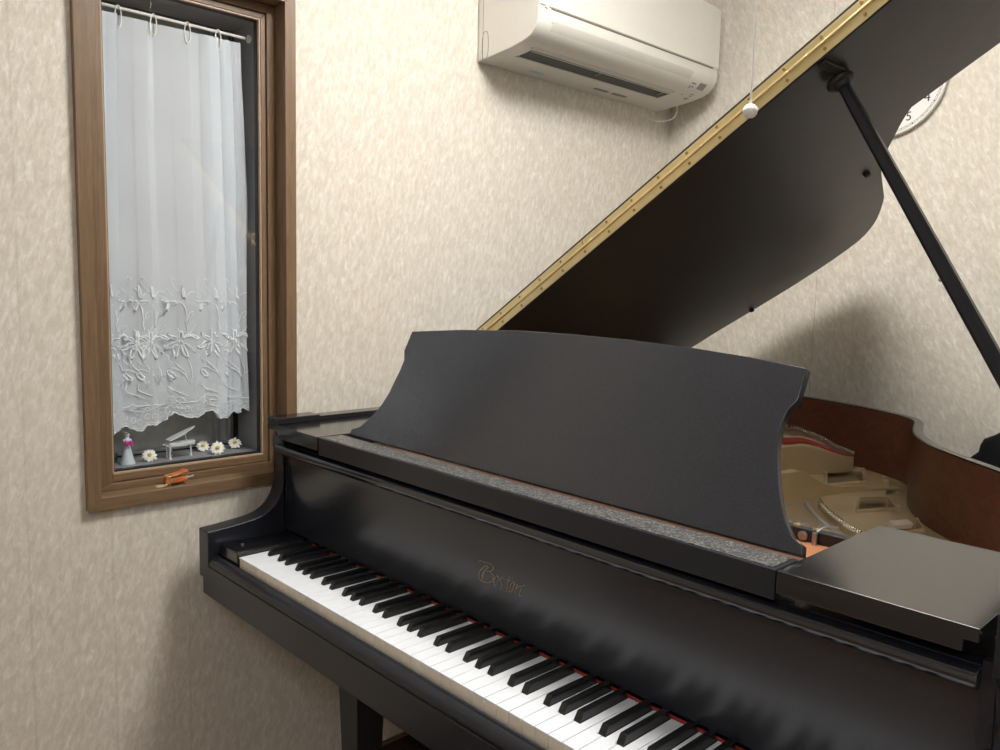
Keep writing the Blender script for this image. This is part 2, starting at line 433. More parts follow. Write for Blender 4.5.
# embroidery: traced motif, in units of the motif (u to the right, v downward)
MOT = [
 ([(-55, -385), (-42, -392), (-28, -382), (-35, -372)], 3), ([(-55, -385), (-50, -360), (-30, -335), (0, -300)], 2),
 ([(15, -345), (30, -305), (28, -268), (18, -290), (15, -345)], 5), ([(-85, -255), (-5, -250), (30, -215), (43, -135), (35, -95)], 4),
 ([(40, -255), (45, -285), (75, -310), (105, -305)], 3), ([(-120, -265), (-95, -248), (-75, -250), (-65, -240)], 5), ([(-130, -285), (-105, -275), (-85, -262)], 3),
 ([(-75, -240), (-88, -215), (-85, -195), (-70, -215), (-65, -240)], 5), ([(-65, -245), (-30, -250), (-20, -235), (-60, -232)], 4), ([(-85, -330), (-60, -300), (-45, -285)], 3),
 ([(90, -190), (65, -182), (50, -150), (45, -115)], 3), ([(85, -190), (80, -165), (50, -140)], 3),
 ([(30, -135), (45, -90), (40, -70)], 4), ([(105, -110), (60, -55), (40, -65)], 4), ([(-15, -85), (0, -68), (15, -75)], 4), ([(110, -120), (95, -100)], 4),
 ([(0, 0), (-25, -30), (-60, -40), (-80, -58), (-60, -30), (0, 0)], 5), ([(0, 0), (-50, 0), (-85, 25), (-110, 30), (-80, 38), (-40, 22), (0, 0)], 5),
 ([(0, 0), (-35, 35), (-45, 75), (-25, 85), (-12, 50), (0, 0)], 5), ([(0, 0), (10, 45), (30, 85), (45, 95), (40, 60), (18, 20), (0, 0)], 5),
 ([(0, 0), (40, 15), (70, 45), (95, 68), (60, 20), (0, 0)], 4), ([(0, 0), (20, -25), (70, -38), (100, -20), (120, -25), (80, -45), (30, -42), (0, 0)], 5),
 ([(0, 0), (15, -45), (5, -70), (-5, -50), (0, 0)], 5), ([(-5, 5), (-10, -10), (8, -10), (10, 8), (-5, 5)], 5),
 ([(-45, 80), (-42, 115), (-10, 150), (25, 185), (45, 255)], 4), ([(30, 75), (62, 145), (70, 210), (55, 265)], 3), ([(-90, 75), (-80, 105), (-50, 130)], 3),
 ([(-85, 165), (-60, 155), (-20, 170), (25, 200), (40, 235)], 4), ([(-85, 170), (-80, 195), (-50, 220), (-35, 210), (-60, 185), (-85, 170)], 6),
 ([(-70, 240), (-78, 270), (-60, 290), (0, 315), (45, 335)], 4), ([(0, 260), (35, 315)], 3), ([(95, 265), (65, 335)], 3), ([(95, 195), (70, 215), (55, 245)], 4), ([(45, 235), (50, 275)], 7),
 ([(50, 275), (52, 335)], 4), ([(-55, 340), (145, 338)], 5), ([(-40, 350), (-15, 372), (100, 372), (130, 348)], 4), ([(-20, 358), (100, 358)], 6), ([(-5, 366), (90, 366)], 5),
 ([(-60, 385), (-20, 405), (40, 412), (100, 395), (150, 385)], 3)]
def cloth_x(y, z):
    best = -1
    for k_ in range(121):
        x_, y_ = curtain_pt(k_ / 120, z)
        if abs(y_ - y) < .0022 and x_ > best: best = x_
    return XC + (best if best > -1 else .004) + .0009
b = B(); sy = .00038; sv = .00036
for cy, mir in ((-.143, 1), (-.088, 1), (-.062, 1), (.005, 1), (.078, 1), (.128, 1)):
    for pts, w in MOT:
        pp = smooth_path([(p[0], p[1], 0) for p in pts], 3); out3 = []
        for q in pp:
            y = cy + q.x * sy * .88; z = .412 - q.y * sv
            out3.append((cloth_x(y, z), y, z))
        seg = [q for q in out3 if -.163 < q[1] < .162]
        if len(seg) > 2: ribbon(b, seg, [w * (.00028 if w < 5 else .00042) * (.35 + .65 * math.sin(PI * (i_ + .5) / len(seg))) for i_ in range(len(seg))], (1, 0, 0), .0003)
y = -.158
while y < .16:
    z = hem(y) + .020; pts = [(cloth_x(y, z), y + .0052 * math.cos(t * PI / 6), z + .0065 * math.sin(t * PI / 6)) for t in range(13)]
    ribbon(b, pts, .0007, (1, 0, 0), .0003); y += .0145
for off, w in ((.002, .0013), (.007, .0005), (.038, .0008)):
    pts = [(cloth_x(-.162 + k * .003, .25), -.162 + k * .003, hem(-.162 + k * .003) + off + (.003 * math.sin(k * .7) if off > .03 else 0)) for k in range(108)]
    ribbon(b, pts, w, (1, 0, 0), .0003)
obj('lily_embroidery', b, M['thread'], curt, smooth=None)
for y in (-.109, -.039, .032, .100):
    b = B(); tube(b, [(XC + .006 * math.cos(t) * 0 + .004, y + .0062 * math.sin(t), CT - .018 - .022 * math.cos(t)) for t in [k * PI / 8 for k in range(16)]], .0012, 6, True)
    obj('curtain_loop', b, M['white'], curt)
b = B(); tube(b, [(XC - .001, -.1645, CT), (XC - .001, .165, CT)], .0032, 12); 
rod = thing('tension_rod', 'thin white tension rod holding the lace curtain at the window top', 'curtain rod', (XC - .001, 0, CT - .006))
obj('rod_tube', b, M['white'], rod)
for y, d in ((-.1650, .006), (.1715, .006)):
    b = B(); lathe(b, [(.008, 0), (.009, .002), (.007, d)], (XC - .001, y, CT), (0, 1, 0), 16); obj('end_cap', b, M['white'], rod)

# ------------------------------------------------------------------ small things on the window sill
SZ = .152
def daisy(x, y, label, tilt=(0, 0), s=1.0, n=11, first=[None]):
    t = thing('artificial_daisy', label, 'flower', (x, y, SZ), 'white daisies on the window sill')
    b = B(); R = .0150 * s; cz = SZ + .013 * s
    nx = Vector((.80, -.25, .50 + tilt[0])).normalized(); a = nx.orthogonal().normalized(); c2 = nx.cross(a)
    cen = Vector((x, y, cz))
    for k in range(n):
        th = 2 * PI * k / n + tilt[1] + random.uniform(-.08, .08)
        d = a * math.cos(th) + c2 * math.sin(th); sd = nx.cross(d)
        rr = R * random.uniform(.88, 1.06); row = []
        for q, (f, w) in enumerate([(.2, .10), (.5, .19), (.78, .20), (.95, .12), (1.05, .02)]):
            lift = nx * (.0012 * math.sin(f * 3) - .0022 * f * f)
            c3 = cen + d * rr * f + lift
            row.append([bb for bb in (b.verts.new(c3 + sd * R * w), b.verts.new(c3 + nx * .0007), b.verts.new(c3 - sd * R * w), b.verts.new(c3 - nx * .0007))])
        for r0, r1 in zip(row, row[1:]):
            for k2 in range(4): face(b, [r0[k2], r0[(k2 + 1) % 4], r1[(k2 + 1) % 4], r1[k2]])
        face(b, row[0][::-1]); face(b, row[-1])
    # calyx that rests on the sill
    tube(b, [cen - nx * .001, (x - .003, y, SZ + .002)], [.0035 * s, .0045 * s], 8)
    obj('petals', b, M['petal'], t, smooth=60)
    b = B(); ball(b, cen + nx * .0018, .0046 * s, 12, (1, 1, .8)); obj('flower_centre', b, M['yellow'], t)
daisy(-.296, -.064, 'white daisy lying between the bride figurine and the crystal piano', (0, .2), 1.05)
daisy(-.330, .070, 'white daisy directly right of the crystal piano, half behind it', (.1, .5), 1.0)
daisy(-.281, .083, 'largest white daisy, nearest the glass, right of the crystal piano', (-.05, .1), 1.12)
daisy(-.320, .143, 'white daisy furthest right on the sill, by the grey reveal', (.35, .3), 1.05)

t = thing('bride_figurine', 'tiny bride figurine in a white gown holding a pink bouquet', 'figurine', (-.297, -.110, SZ))
b = B(); c0 = (-.297, -.110, SZ)
lathe(b, [(.0150, 0), (.0158, .002), (.0135, .008), (.0105, .020), (.0075, .033), (.0048, .041), (.0052, .047), (.0070, .053), (.0045, .057), (.0026, .060)], c0, (0, 0, 1), 22)
obj('gown', b, M['doll'], t)
b = B(); ball(b, (-.297, -.110, SZ + .064), .0055, 14, (1, 1, 1.1))
ball(b, (-.2925, -.1115, SZ + .0645), .0009, 6)
obj('head', b, M['doll'], t)
b = B(); tube(b, smooth_path([(-.297, -.1175, SZ + .054), (-.290, -.1165, SZ + .048), (-.2875, -.112, SZ + .046)], 3), .0017, 6); tube(b, smooth_path([(-.297, -.1025, SZ + .054), (-.290, -.104, SZ + .048), (-.2875, -.109, SZ + .046)], 3), .0017, 6)
obj('arms', b, M['doll'], t)
b = B()
for k in range(16): ball(b, (-.286 + random.uniform(-.002, .003), -.1105 + random.uniform(-.0065, .0065), SZ + .047 + random.uniform(-.004, .005)), .0026, 6)
obj('bouquet', b, M['pink'], t)
b = B()
for k in range(14):
    a = 2 * PI * k / 14; ball(b, (-.297 + .006 * math.cos(a), -.110 + .0085 * math.sin(a), SZ + .0695 + .0015 * math.sin(3 * a)), .0019, 6)
obj('wreath', b, M['green'], t)

# crystal grand piano figurine
t = thing('crystal_piano_figurine', 'clear crystal miniature grand piano with raised lid on the window sill', 'figurine', (-.296, .006, SZ))
cx, cy = -.298, .006
pl = [(-.027, .014), (-.027, -.016), (-.012, -.018), (.0, -.018), (.030, -.017), (.033, -.008), (.026, .001), (.014, .006), (.004, .015)]
def cp(u, v): return (cx + v * .85 + u * .18, cy + u)
b = B(); prof_z(b, [cp(u, v) for u, v in pl], SZ + .027, SZ + .036); obj('case', b, M['crystal'], t, .001)
b = B(); prof_z(b, [cp(-.034, .010), cp(-.034, -.014), cp(-.027, -.014), cp(-.027, .010)], SZ + .027, SZ + .031); obj('keyboard', b, M['crystal'], t, .0006)
b = B(); q = [cp(u, v) for u, v in pl]
hz = lambda u: SZ + .039 + (u + .027) * .46
a = [(*cp(u, v), hz(u)) for u, v in pl]; prism(b, a, (0, -.0008, .0022)); obj('lid', b, M['crystal'], t, .0005)
b = B(); tube(b, [(*cp(.016, -.014), SZ + .036), (*cp(.012, -.012), SZ + .0555)], .0009, 6); obj('prop', b, M['crystal'], t)
for u, v in ((-.026, -.012), (-.026, .011), (.024, -.010)):
    b = B(); lathe(b, [(.0033, 0), (.0020, .004), (.0016, .012), (.0024, .020), (.0018, .024), (.0026, .0272)], (*cp(u, v), SZ), (0, 0, 1), 10); obj('leg', b, M['crystal'], t)
b = B(); lathe(b, [(.0085, 0), (.0085, .002), (.003, .005), (.0022, .010), (.0065, .013), (.0065, .015), (.0018, .0165)], (*cp(-.016, -.026), SZ), (0, 0, 1), 14); obj('stool', b, M['crystal'], t)

t = thing('glass_trinket_box', 'low green-edged glass trinket box at the left end of the sill', 'box', (-.345, -.135, SZ))
b = B(); prof_z(b, [(-.360, -.160), (-.325, -.162), (-.323, -.122), (-.358, -.120)], SZ, SZ + .014); obj('box_base', b, M['plateglass'], t, .001)
b = B(); prof_z(b, [(-.362, -.162), (-.323, -.164), (-.321, -.120), (-.360, -.118)], SZ + .0145, SZ + .019); obj('box_lid', b, M['plateglass'], t, .0008)

# leather piano key ring on the casing ledge
LZ = .1152
t = thing('leather_piano_charm', 'orange-brown leather grand piano charm with gold ring on the window ledge', 'key ring', (-.206, -.040, LZ))
def lp(u, v): return (-.2065 + v, -.040 + u)
b = B(); body = [(-.026, .010), (-.026, -.012), (.018, -.015), (.026, -.006), (.021, .003), (.008, .006), (-.004, .0125)]
prof_z(b, [lp(u, v * .9) for u, v in body], LZ + .005, LZ + .0155); obj('case', b, M['leather'], t, .0022, 3)
b = B(); a = [(*lp(u, v * .9), LZ + .017 + (u + .026) * .16) for u, v in body]; prism(b, a, (-.001, 0, .0028)); obj('lid', b, M['leather'], t, .0012)
b = B(); prism(b, [(*lp(.012, .0125), LZ + .010), (*lp(.031, .008), LZ + .012), (*lp(.031, .0135), LZ + .0175), (*lp(.013, .017), LZ + .0155)], (0, 0, .0016)); obj('tiny_keyboard', b, M['ivory'], t, .0005)
b = B(); tube(b, smooth_path([(*lp(.004, -.002), LZ + .019), (*lp(.012, -.003), LZ + .028), (*lp(.018, -.002), LZ + .027), (*lp(.024, 0), LZ + .022)], 4), .0028, 8); obj('bow', b, M['leather'], t)
for u, v in ((-.018, .006), (-.018, -.009), (.016, .002)):
    b = B(); lathe(b, [(.0020, 0), (.0026, .0052)], (*lp(u, v), LZ), (0, 0, 1), 8); obj('leg', b, M['leather'], t)
b = B(); prof_z(b, [lp(-.0225, .0115), lp(-.0225, -.011), lp(-.0165, -.0115), lp(-.0165, .011)], LZ + .0045, LZ + .0215); obj('gold_band', b, M['brass'], t, .0008)
b = B(); tube(b, [(*lp(-.036 + .011 * math.cos(k * PI / 10), .004 + .007 * math.sin(k * PI / 10)), LZ + .0018) for k in range(20)], .0013, 8, True)
ball(b, (*lp(-.0255, .008), LZ + .0035), .0028, 8); obj('gold_ring', b, M['brass'], t)

# ------------------------------------------------------------------ air conditioner
Y0, Y1 = .780, 1.592
t = thing('air_conditioner', 'white wall mounted air conditioner above the piano', 'air conditioner', (W, 1.186, 1.148))
low = [(.0300, 1.247), (.0310, 1.228), (.0285, 1.212), (.0200, 1.196), (.0030, 1.180), (-.020, 1.171), (-.066, 1.162), (-.130, 1.1555), (-.192, 1.150)]
b = B(); prof_y(b, [(-.192, 1.440), (.020, 1.440)] + low, Y0, Y1); body = obj('casing', b, M['ac'], t, .003, 3, 30)
b = B(); prof_y(b, [(.0200, 1.436), (.0335, 1.428), (.0340, 1.250), (.0300, 1.2475), (.0200, 1.2475)], Y0 + .0005, Y1 - .0005); obj('front_panel', b, M['ac'], t, .0025, 3)
b = B(); box(b, .0285, .0315, Y0 + .045, Y1 - .03, 1.2445, 1.2475); obj('panel_gap', b, M['ac_line'], t)
for y in (.800, 1.565):
    b = B(); box(b, .0295, .0345, y, y + .012, 1.2435, 1.2475); obj('panel_latch', b, M['white'], t, .0006)
b = B(); box(b, -.1995, -.192, Y0 + .004, Y1 - .004, 1.150, 1.436); obj('mounting_plate', b, M['ac'], t, .0015)
# louver: follows the lower curve, standing 2 mm proud
def off(pts, d):
    out = []
    for i, p in enumerate(pts):
        a0 = Vector(pts[max(i - 1, 0)]); a1 = Vector(pts[min(i + 1, len(pts) - 1)]); tt = (a1 - a0).normalized(); n = Vector((-tt.y, tt.x)) * -1
        out.append((p[0] - n.x * d, p[1] - n.y * d))
    return out
lv = [(.0299, 1.2200), (.0288, 1.2125), (.0203, 1.1963), (.0033, 1.1803), (-.020, 1.1713), (-.045, 1.1657)]
o1 = off(lv, -.0025)
b = B(); prof_y(b, lv + o1[::-1], .832, 1.458); obj('louver', b, M['ac_louver'], t, .0008)
for ya, yb_ in ((.8290, .8322), (1.4578, 1.4608)):
    b = B(); g0 = off(lv, -.0002); prof_y(b, g0 + off(lv, -.0022)[::-1], ya, yb_); obj('louver_gap', b, M['ac_line'], t)
b = B(); prof_y(b, off([(.0303, 1.2222), (.0299, 1.2202)], -.0010) + [(.029, 1.2202), (.029, 1.2222)], .830, 1.460); obj('louver_gap', b, M['ac_line'], t)
b = B(); sl = [(-.050, 1.1646), (-.098, 1.1586)]; prof_y(b, [sl[0], sl[1], (sl[1][0], sl[1][1] - .0007), (sl[0][0], sl[0][1] - .0007)], .838, 1.458); obj('air_outlet', b, M['ac_dark'], t)
b = B(); prof_y(b, [(-.050, 1.1650), (-.0505, 1.1615), (-.052, 1.1610), (-.0525, 1.1640)], .838, 1.458); obj('outlet_lip', b, M['ac_louver'], t)
b = B(); prof_y(b, [(-.098, 1.159), (-.098, 1.1555), (-.104, 1.1550), (-.106, 1.158)], .834, 1.462); obj('outlet_lip', b, M['ac'], t, .0006)
for y in (1.125, 1.425):
    b = B(); prism(b, [(-.052, y, 1.1645), (-.080, y, 1.1605), (-.078, y, 1.1580), (-.056, y, 1.1605)], (0, .003, 0)); obj('air_vane', b, M['chrome'], t)
def patch(name, y0, y1, s0, s1, mat):
    """thin label on the lower front curve; s is the position along low"""
    pts = []
    for k in range(7):
        f = s0 + (s1 - s0) * k / 6; i = min(int(f), len(low) - 2); q = f - i
        pts.append((low[i][0] + (low[i + 1][0] - low[i][0]) * q, low[i][1] + (low[i + 1][1] - low[i][1]) * q))
    bb = B(); prof_y(bb, off(pts, .0002) + off(pts, -.0012)[::-1], y0, y1); obj(name, bb, mat, t)
patch('display_window', 1.516, 1.552, 3.0, 4.0, M['ac_grey'])
for y0_, s0_, w_ in ((1.478, 3.25, .022), (1.476, 3.75, .008), (1.488, 3.75, .010), (1.478, 4.0, .007)): patch('printed_mark', y0_, y0_ + w_, s0_, s0_ + .22, M['ac_grey'])
for y0_, s0_, w_ in ((1.500, 5.35, .006), (1.528, 5.0, .014), (1.535, 5.25, .012), (1.535, 5.6, .020), (1.540, 5.75, .014)): patch('printed_mark', y0_, y0_ + w_, s0_, s0_ + .12, M['ac_grey'])
b = B(); box(b, -.172, -.155, .945, 1.0, 1.1520, 1.1527); obj('blue_sticker', b, M['ac_blue'], t)
for y0_, y1_ in ((1.215, 1.275), (1.30, 1.365)):
    b = B(); box(b, -.160, -.148, y0_, y1_, 1.1515, 1.1530); obj('printed_mark', b, M['ac_grey'], t)
b = B(); tube(b, [(-.165 + .0125 * (abs(math.cos(a)) ** .6) * (1 if math.cos(a) > 0 else -1), Y0 - .0004, 1.186 + .036 * math.sin(a)) for a in [k * PI / 14 for k in range(28)]], .0006, 5, True); obj('pipe_cutout', b, M['ac_line'], t)
b = B(); box(b, -.1755, -.1745, Y0 - .0006, Y0 + .001, 1.152, 1.438); obj('side_seam', b, M['ac_line'], t)
b = B(); tube(b, smooth_path([(-.105, 1.570, 1.158), (-.105, 1.575, 1.135), (-.115, 1.565, 1.112), (-.135, 1.540, 1.103), (-.158, 1.520, 1.106), (-.1985, 1.512, 1.125)], 6), .0012, 6); obj('sensor_wire', b, M['white'], t)

# ------------------------------------------------------------------ ceiling lamp and its cord, plus an added fill lamp
LX, LY = .79, .47
t = thing('ceiling_lamp', 'round white ceiling lamp above the piano, outside the picture', 'ceiling light', (LX, LY, CZ - .11))
b = B(); lathe(b, [(.12, 0), (.12, -.03), (.10, -.035)], (LX, LY, CZ), (0, 0, 1), 32); obj('lamp_base', b, M['white'], t)
b = B(); lathe(b, [(.23, -.036), (.25, -.045), (.25, -.075), (.22, -.098), (.14, -.112), (.0, -.118)], (LX, LY, CZ), (0, 0, 1), 48); obj('lamp_shade', b, M['lamp'], t)
t = thing('ceiling_lamp', 'added fill light shaped as a round lamp near the front of the room, outside the picture', 'ceiling light', (2.0, -1.55, CZ - .11))  # unseen fill lamp, added to brighten the key fronts
b = B(); lathe(b, [(.12, 0), (.12, -.03), (.10, -.035)], (2.0, -1.55, CZ), (0, 0, 1), 32); obj('lamp_base', b, M['white'], t)
b = B(); lathe(b, [(.23, -.036), (.25, -.045), (.25, -.075), (.22, -.098), (.14, -.112), (.0, -.118)], (2.0, -1.55, CZ), (0, 0, 1), 48); obj('lamp_shade', b, M['fill_lamp'], t)
t = thing('pull_cord', 'thin white pull cord ending in a round ball above the lid', 'pull cord', (.872, .357, .79))
b = B(); tube(b, smooth_path([(.8735, .358, CZ - .112), (.8738, .358, 1.35), (.8722, .3572, 1.05), (.872, .357, .814)], 8), .0016, 6); obj('cord', b, M['white'], t)
b = B(); lathe(b, [(0, -.0100), (.0055, -.0088), (.0092, -.0050), (.0106, 0), (.0092, .0050), (.0055, .0088), (.0018, .0102), (.0012, .0120)], (.872, .357, .806), (0, 0, 1), 20); obj('cord_ball', b, M['white'], t)

# ------------------------------------------------------------------ wall clock
cc = (.535, YB, 1.1446)
t = thing('wall_clock', 'round white wall clock with black numerals on the back wall, mostly behind the piano lid', 'clock', (cc[0], YB, cc[2] - .155))
b = B(); lathe(b, [(.147, 0), (.1535, .006), (.1545, .012), (.1535, .0165), (.1515, .0175), (.1495, .015), (.1495, .006), (.0, .006)], cc, (0, -1, 0), 72); obj('clock_case', b, M['rimcream'], t, smooth=40)
b = B(); lathe(b, [(.1497, .006), (.1497, .0135), (0, .0135)], cc, (0, -1, 0), 72); obj('dial', b, M['dial'], t)
def text_mesh(name, s, size, mat, parent, M4, ext=.0004):
    cu = bpy.data.curves.new(name, 'FONT'); cu.body = s; cu.size = size; cu.align_x = 'CENTER'; cu.align_y = 'CENTER'; cu.extrude = ext; cu.resolution_u = 3
    tmp = bpy.data.objects.new('tmp', cu); C.objects.link(tmp); bpy.context.view_layer.update()
    me = bpy.data.meshes.new_from_object(tmp.evaluated_get(bpy.context.evaluated_depsgraph_get())); bpy.data.objects.remove(tmp)
    bb = B(); bb.from_mesh(me); bmesh.ops.transform(bb, matrix=M4, verts=bb.verts); bpy.data.meshes.remove(me)
    return obj(name, bb, mat, parent, smooth=None)
yd = YB - .0139
for h in range(1, 13):
    a = h * PI / 6; R_ = .121
    Mx = Matrix.Translation((cc[0] + R_ * math.sin(a), yd, cc[2] + R_ * math.cos(a))) @ Matrix.Rotation(PI / 2, 4, 'X')
    text_mesh('numeral', str(h), .034, M['ink'], t, Mx)
b = B()
for rr in (.1405, .1448):
    ribbon(b, [(cc[0] + rr * math.sin(k * PI / 45), yd, cc[2] + rr * math.cos(k * PI / 45)) for k in range(91)], .00035, (0, -1, 0), .0002)
for k in range(60):
    a = k * PI / 30; w = .0012 if k % 5 == 0 else .0004
    ribbon(b, [(cc[0] + .1405 * math.sin(a), yd, cc[2] + .1405 * math.cos(a)), (cc[0] + .1448 * math.sin(a), yd, cc[2] + .1448 * math.cos(a))], w, (0, -1, 0), .0003)
obj('minute_track', b, M['ink'], t, smooth=None)
for nm, ln, a, w in (('hour_hand', .06, -1.1, .003), ('minute_hand', .09, .35, .0022)):
    b = B(); ribbon(b, [(cc[0] - .012 * math.sin(a), YB - .0155, cc[2] - .012 * math.cos(a)), (cc[0] + ln * math.sin(a), YB - .0155, cc[2] + ln * math.cos(a))], [w, w * .4], (0, -1, 0), .0008); obj(nm, b, M['ink'], t)
b = B(); ribbon(b, [(cc[0], YB - .0170, cc[2]), (cc[0] + .098 * math.sin(2.42), YB - .0170, cc[2] + .098 * math.cos(2.42))], .0006, (0, -1, 0), .0004); obj('second_hand', b, M['red_ink'], t)

# ================================================================== THE PIANO
XL, XLI, XRI, XRO = -.1375, -.0926, 1.2875, 1.3335
RT = .256
piano = thing('grand_piano', 'black satin grand piano with raised lid and open keyboard', 'piano', (.6, .7, FZ))
def P_(name, bm, mat, parent=piano, **k): return obj(name, bm, mat, parent, **k)

# rim: spine, tail and bentside as a band between an outer and an inner line
outer = [(XL, .150), (XL, .6), (XL, 1.10), (XL + .002, 1.30), (-.122, 1.43), (-.085, 1.515), (-.02, 1.565), (.08, 1.593), (.20, 1.600), (.33, 1.588), (.46, 1.560), (.58, 1.520), (.70, 1.463), (.785, 1.405), (.826, 1.345),
         (.852, 1.270), (.880, 1.190), (.918, 1.112), (.972, 1.035), (1.045, .962), (1.125, .888), (1.205, .800), (1.268, .705), (1.311, .600), (1.330, .500), (XRO, .40), (XRO, .150)]
outer = [tuple(p)[:2] for p in smooth_path([(x, y, 0) for x, y in outer], 4)]
def inset(line, d):
    out = []
    for i, p in enumerate(line):
        a = Vector(line[max(i - 1, 0)]); c = Vector(line[min(i + 1, len(line) - 1)]); tt = (c - a).normalized(); n = Vector((tt.y, -tt.x)); q = Vector(p) + n * d; out.append((q.x, q.y))
    return out
inner = inset(outer, .045)
def slim(q):
    return .024 * max(0, min(1, (q[0] + .05) / .3)) * max(0, min(1, (q[1] - .45) / .2))
ins15 = inset(outer, .024)
outer_v = [tuple(Vector(a).lerp(Vector(c), slim(a) / .024)) for a, c in zip(outer, ins15)]
def band(bm, o, i, z0, z1):
    n = len(o); rows = []
    for k in range(n): rows.append([bm.verts.new((*o[k], z0)), bm.verts.new((*o[k], z1)), bm.verts.new((*i[k], z1)), bm.verts.new((*i[k], z0))])
    for a, c in zip(rows, rows[1:]):
        for k in range(4): face(bm, [a[k], a[(k + 1) % 4], c[(k + 1) % 4], c[k]])
    face(bm, rows[0][::-1]); face(bm, rows[-1])
def band_v(bm, o, i, z0, zt):
    rows = [[bm.verts.new((*o[k], z0)), bm.verts.new((*o[k], zt[k])), bm.verts.new((*i[k], zt[k])), bm.verts.new((*i[k], z0))] for k in range(len(o))]
    for a, c in zip(rows, rows[1:]):
        for k in range(4): face(bm, [a[k], a[(k + 1) % 4], c[(k + 1) % 4], c[k]])
    face(bm, rows[0][::-1]); face(bm, rows[-1])
zts = [.2400 + (RT - .2400) * max(0, min(1, (q[0] + .13) / .10)) for q in outer]
i1 = inset(outer, .0440)
b = B(); band_v(b, outer_v, i1, -.105, zts); P_('rim', b, M['ebony_top'], bevel=.002)
ks = [k for k, q in enumerate(outer) if q[1] > .56]; i1b = inset(outer, .0441)
b = B(); band_v(b, [i1b[k] for k in ks], [inner[k] for k in ks], .02, [zts[k] - .003 for k in ks]); P_('inner_rim', b, M['rimwood'], label='reddish brown inner face of the rim')
# cheeks (arms) with the swept front profile
arm = [(-.0237, .0335), (-.0237, -.0700), (.010, -.0700), (.010, -.105), (.151, -.105), (.151, .2145), (.1455, .2145), (.1455, .1850), (.1478, .165), (.1508, .1430), (.1492, .1250), (.1440, .1000), (.1370, .0815), (.1255, .0650), (.1130, .0545), (.0980, .0470), (.0800, .0425), (.0500, .0388), (.0100, .0352)]
for x0, x1 in ((XL, XLI), (XRI, XRO)):
    a2 = list(arm)
    if x0 > 0: a2 = [(y, z) if z < .21 else (y, RT + .006) for y, z in a2]; a2 = [p if p != (.1455, RT + .006) else (.128, RT + .006) for p in a2]; a2.insert(7, (.128, .20))
    b = B(); prof_x(b, a2, x0, x1); P_('cheek', b, M['ebony'], bevel=.0022, seg=3)
# keybed and key slip
b = B(); prof_x(b, [(-.0235, -.040), (-.0235, -.103), (-.020, -.106), (.42, -.106), (.42, -.060), (-.010, -.060), (-.010, -.040)], XL + .0165, XRO - .0165); P_('keybed', b, M['ebony'], bevel=.0015)
b = B(); prof_x(b, [(-.0035, -.0395), (-.0035, -.0185), (-.0055, -.0165), (-.0080, -.0172), (-.0095, -.0200), (-.0155, -.0225), (-.0205, -.0285), (-.0225, -.0355), (-.0215, -.0395)], XLI, XRI); P_('key_slip', b, M['ebony'], bevel=.0006)
# key blocks
for x0, x1, s in ((XLI + .0005, -.0022, -1), (1.2295, XRI - .0005, 1)):
    b = B()
    if s < 0: prism(b, [(x0, -.0028, -.020), (x1, -.0028, -.020), (x1, -.0028, .0085), (x0 + .016, -.0028, .0085), (x0 + .006, -.0028, .002)], (0, .150, 0))
    else: prism(b, [(x0, -.0028, -.020), (x1, -.0028, -.020), (x1 - .006, -.0028, .002), (x1 - .016, -.0028, .0085), (x0, -.0028, .0085)], (0, .150, 0))
    kb = P_('key_block', b, M['ebony_top'], bevel=.003, seg=3)
    b = B(); xs_ = x0 + .045 if s < 0 else x1 - .03; lathe(b, [(.0032, 0), (.0030, .0014), (.0012, .0018), (0, .0012)], (xs_, .030, .0083), (0, 0, 1), 12); P_('block_screw', b, M['chrome'], kb)
# keys
p = .0236; names = ['A', 'B'] + ['C', 'D', 'E', 'F', 'G', 'A', 'B'] * 7 + ['C']
boff = {'C': -.0024, 'D': .0024, 'F': -.0036, 'G': 0.0, 'A': .0036}
blacks = {}   # gap index -> centre x
for i, n in enumerate(names[:-1]):
    if n in boff: blacks[i + 1] = (i + 1) * p + boff[n]
cut = .0066
for i in range(52):
    x0, x1 = i * p + .00045, (i + 1) * p - .00045
    l = blacks[i] + cut if i in blacks else x0
    r = blacks[i + 1] - cut if (i + 1) in blacks and i < 51 else x1
    pts = [(x0, 0), (x1, 0), (x1, .0485), (r, .0485), (r, .149), (l, .149), (l, .0485), (x0, .0485)]
    q = []
    for pt in pts:
        if not q or (abs(q[-1][0] - pt[0]) + abs(q[-1][1] - pt[1]) > 1e-6): q.append(pt)
    b = B(); fs = prism(b, [(x, y, -.0035) for x, y in q], (0, 0, .0035))
    b2 = [(x0, .0008), (x1, .0008), (x1, .0480), (r, .0480), (r, .1485), (l, .1485), (l, .0480), (x0, .0480)]
    n0 = len(b.faces)
    box(b, x0 + .0002, x1 - .0002, .0008, .0475, -.023, -.0036)
    for f in list(b.faces)[n0:]: f.material_index = 1
    for f in b.faces: f.material_index = f.material_index
    b.faces.ensure_lookup_table()
    for f in b.faces[n0:]: f.material_index = 1
    P_('white_key', b, [M['ivory'], M['keywood']], bevel=.0005)
for g, xc in blacks.items():
    w0, w1 = .0056, .0046
    b = B(); sec = lambda y, w, z: [(xc - w, y, z), (xc + w, y, z)]
    vs = {}
    for nm, y0_, y1_, w, z in (('b', .0495, .147, w0, -.012), ('m', .0500, .147, w0, .0015), ('t', .0560, .147, w1, .0120)):
        vs[nm] = [b.verts.new(q) for q in ((xc - w, y0_, z), (xc + w, y0_, z), (xc + w, y1_, z), (xc - w, y1_, z))]
    for A, D in (('b', 'm'), ('m', 't')):
        for k in range(4): b.faces.new([vs[A][k], vs[A][(k + 1) % 4], vs[D][(k + 1) % 4], vs[D][k]])
    b.faces.new(vs['b'][::-1]); b.faces.new(vs['t'])
    P_('black_key', b, M['blackkey'], bevel=.0013, seg=3)
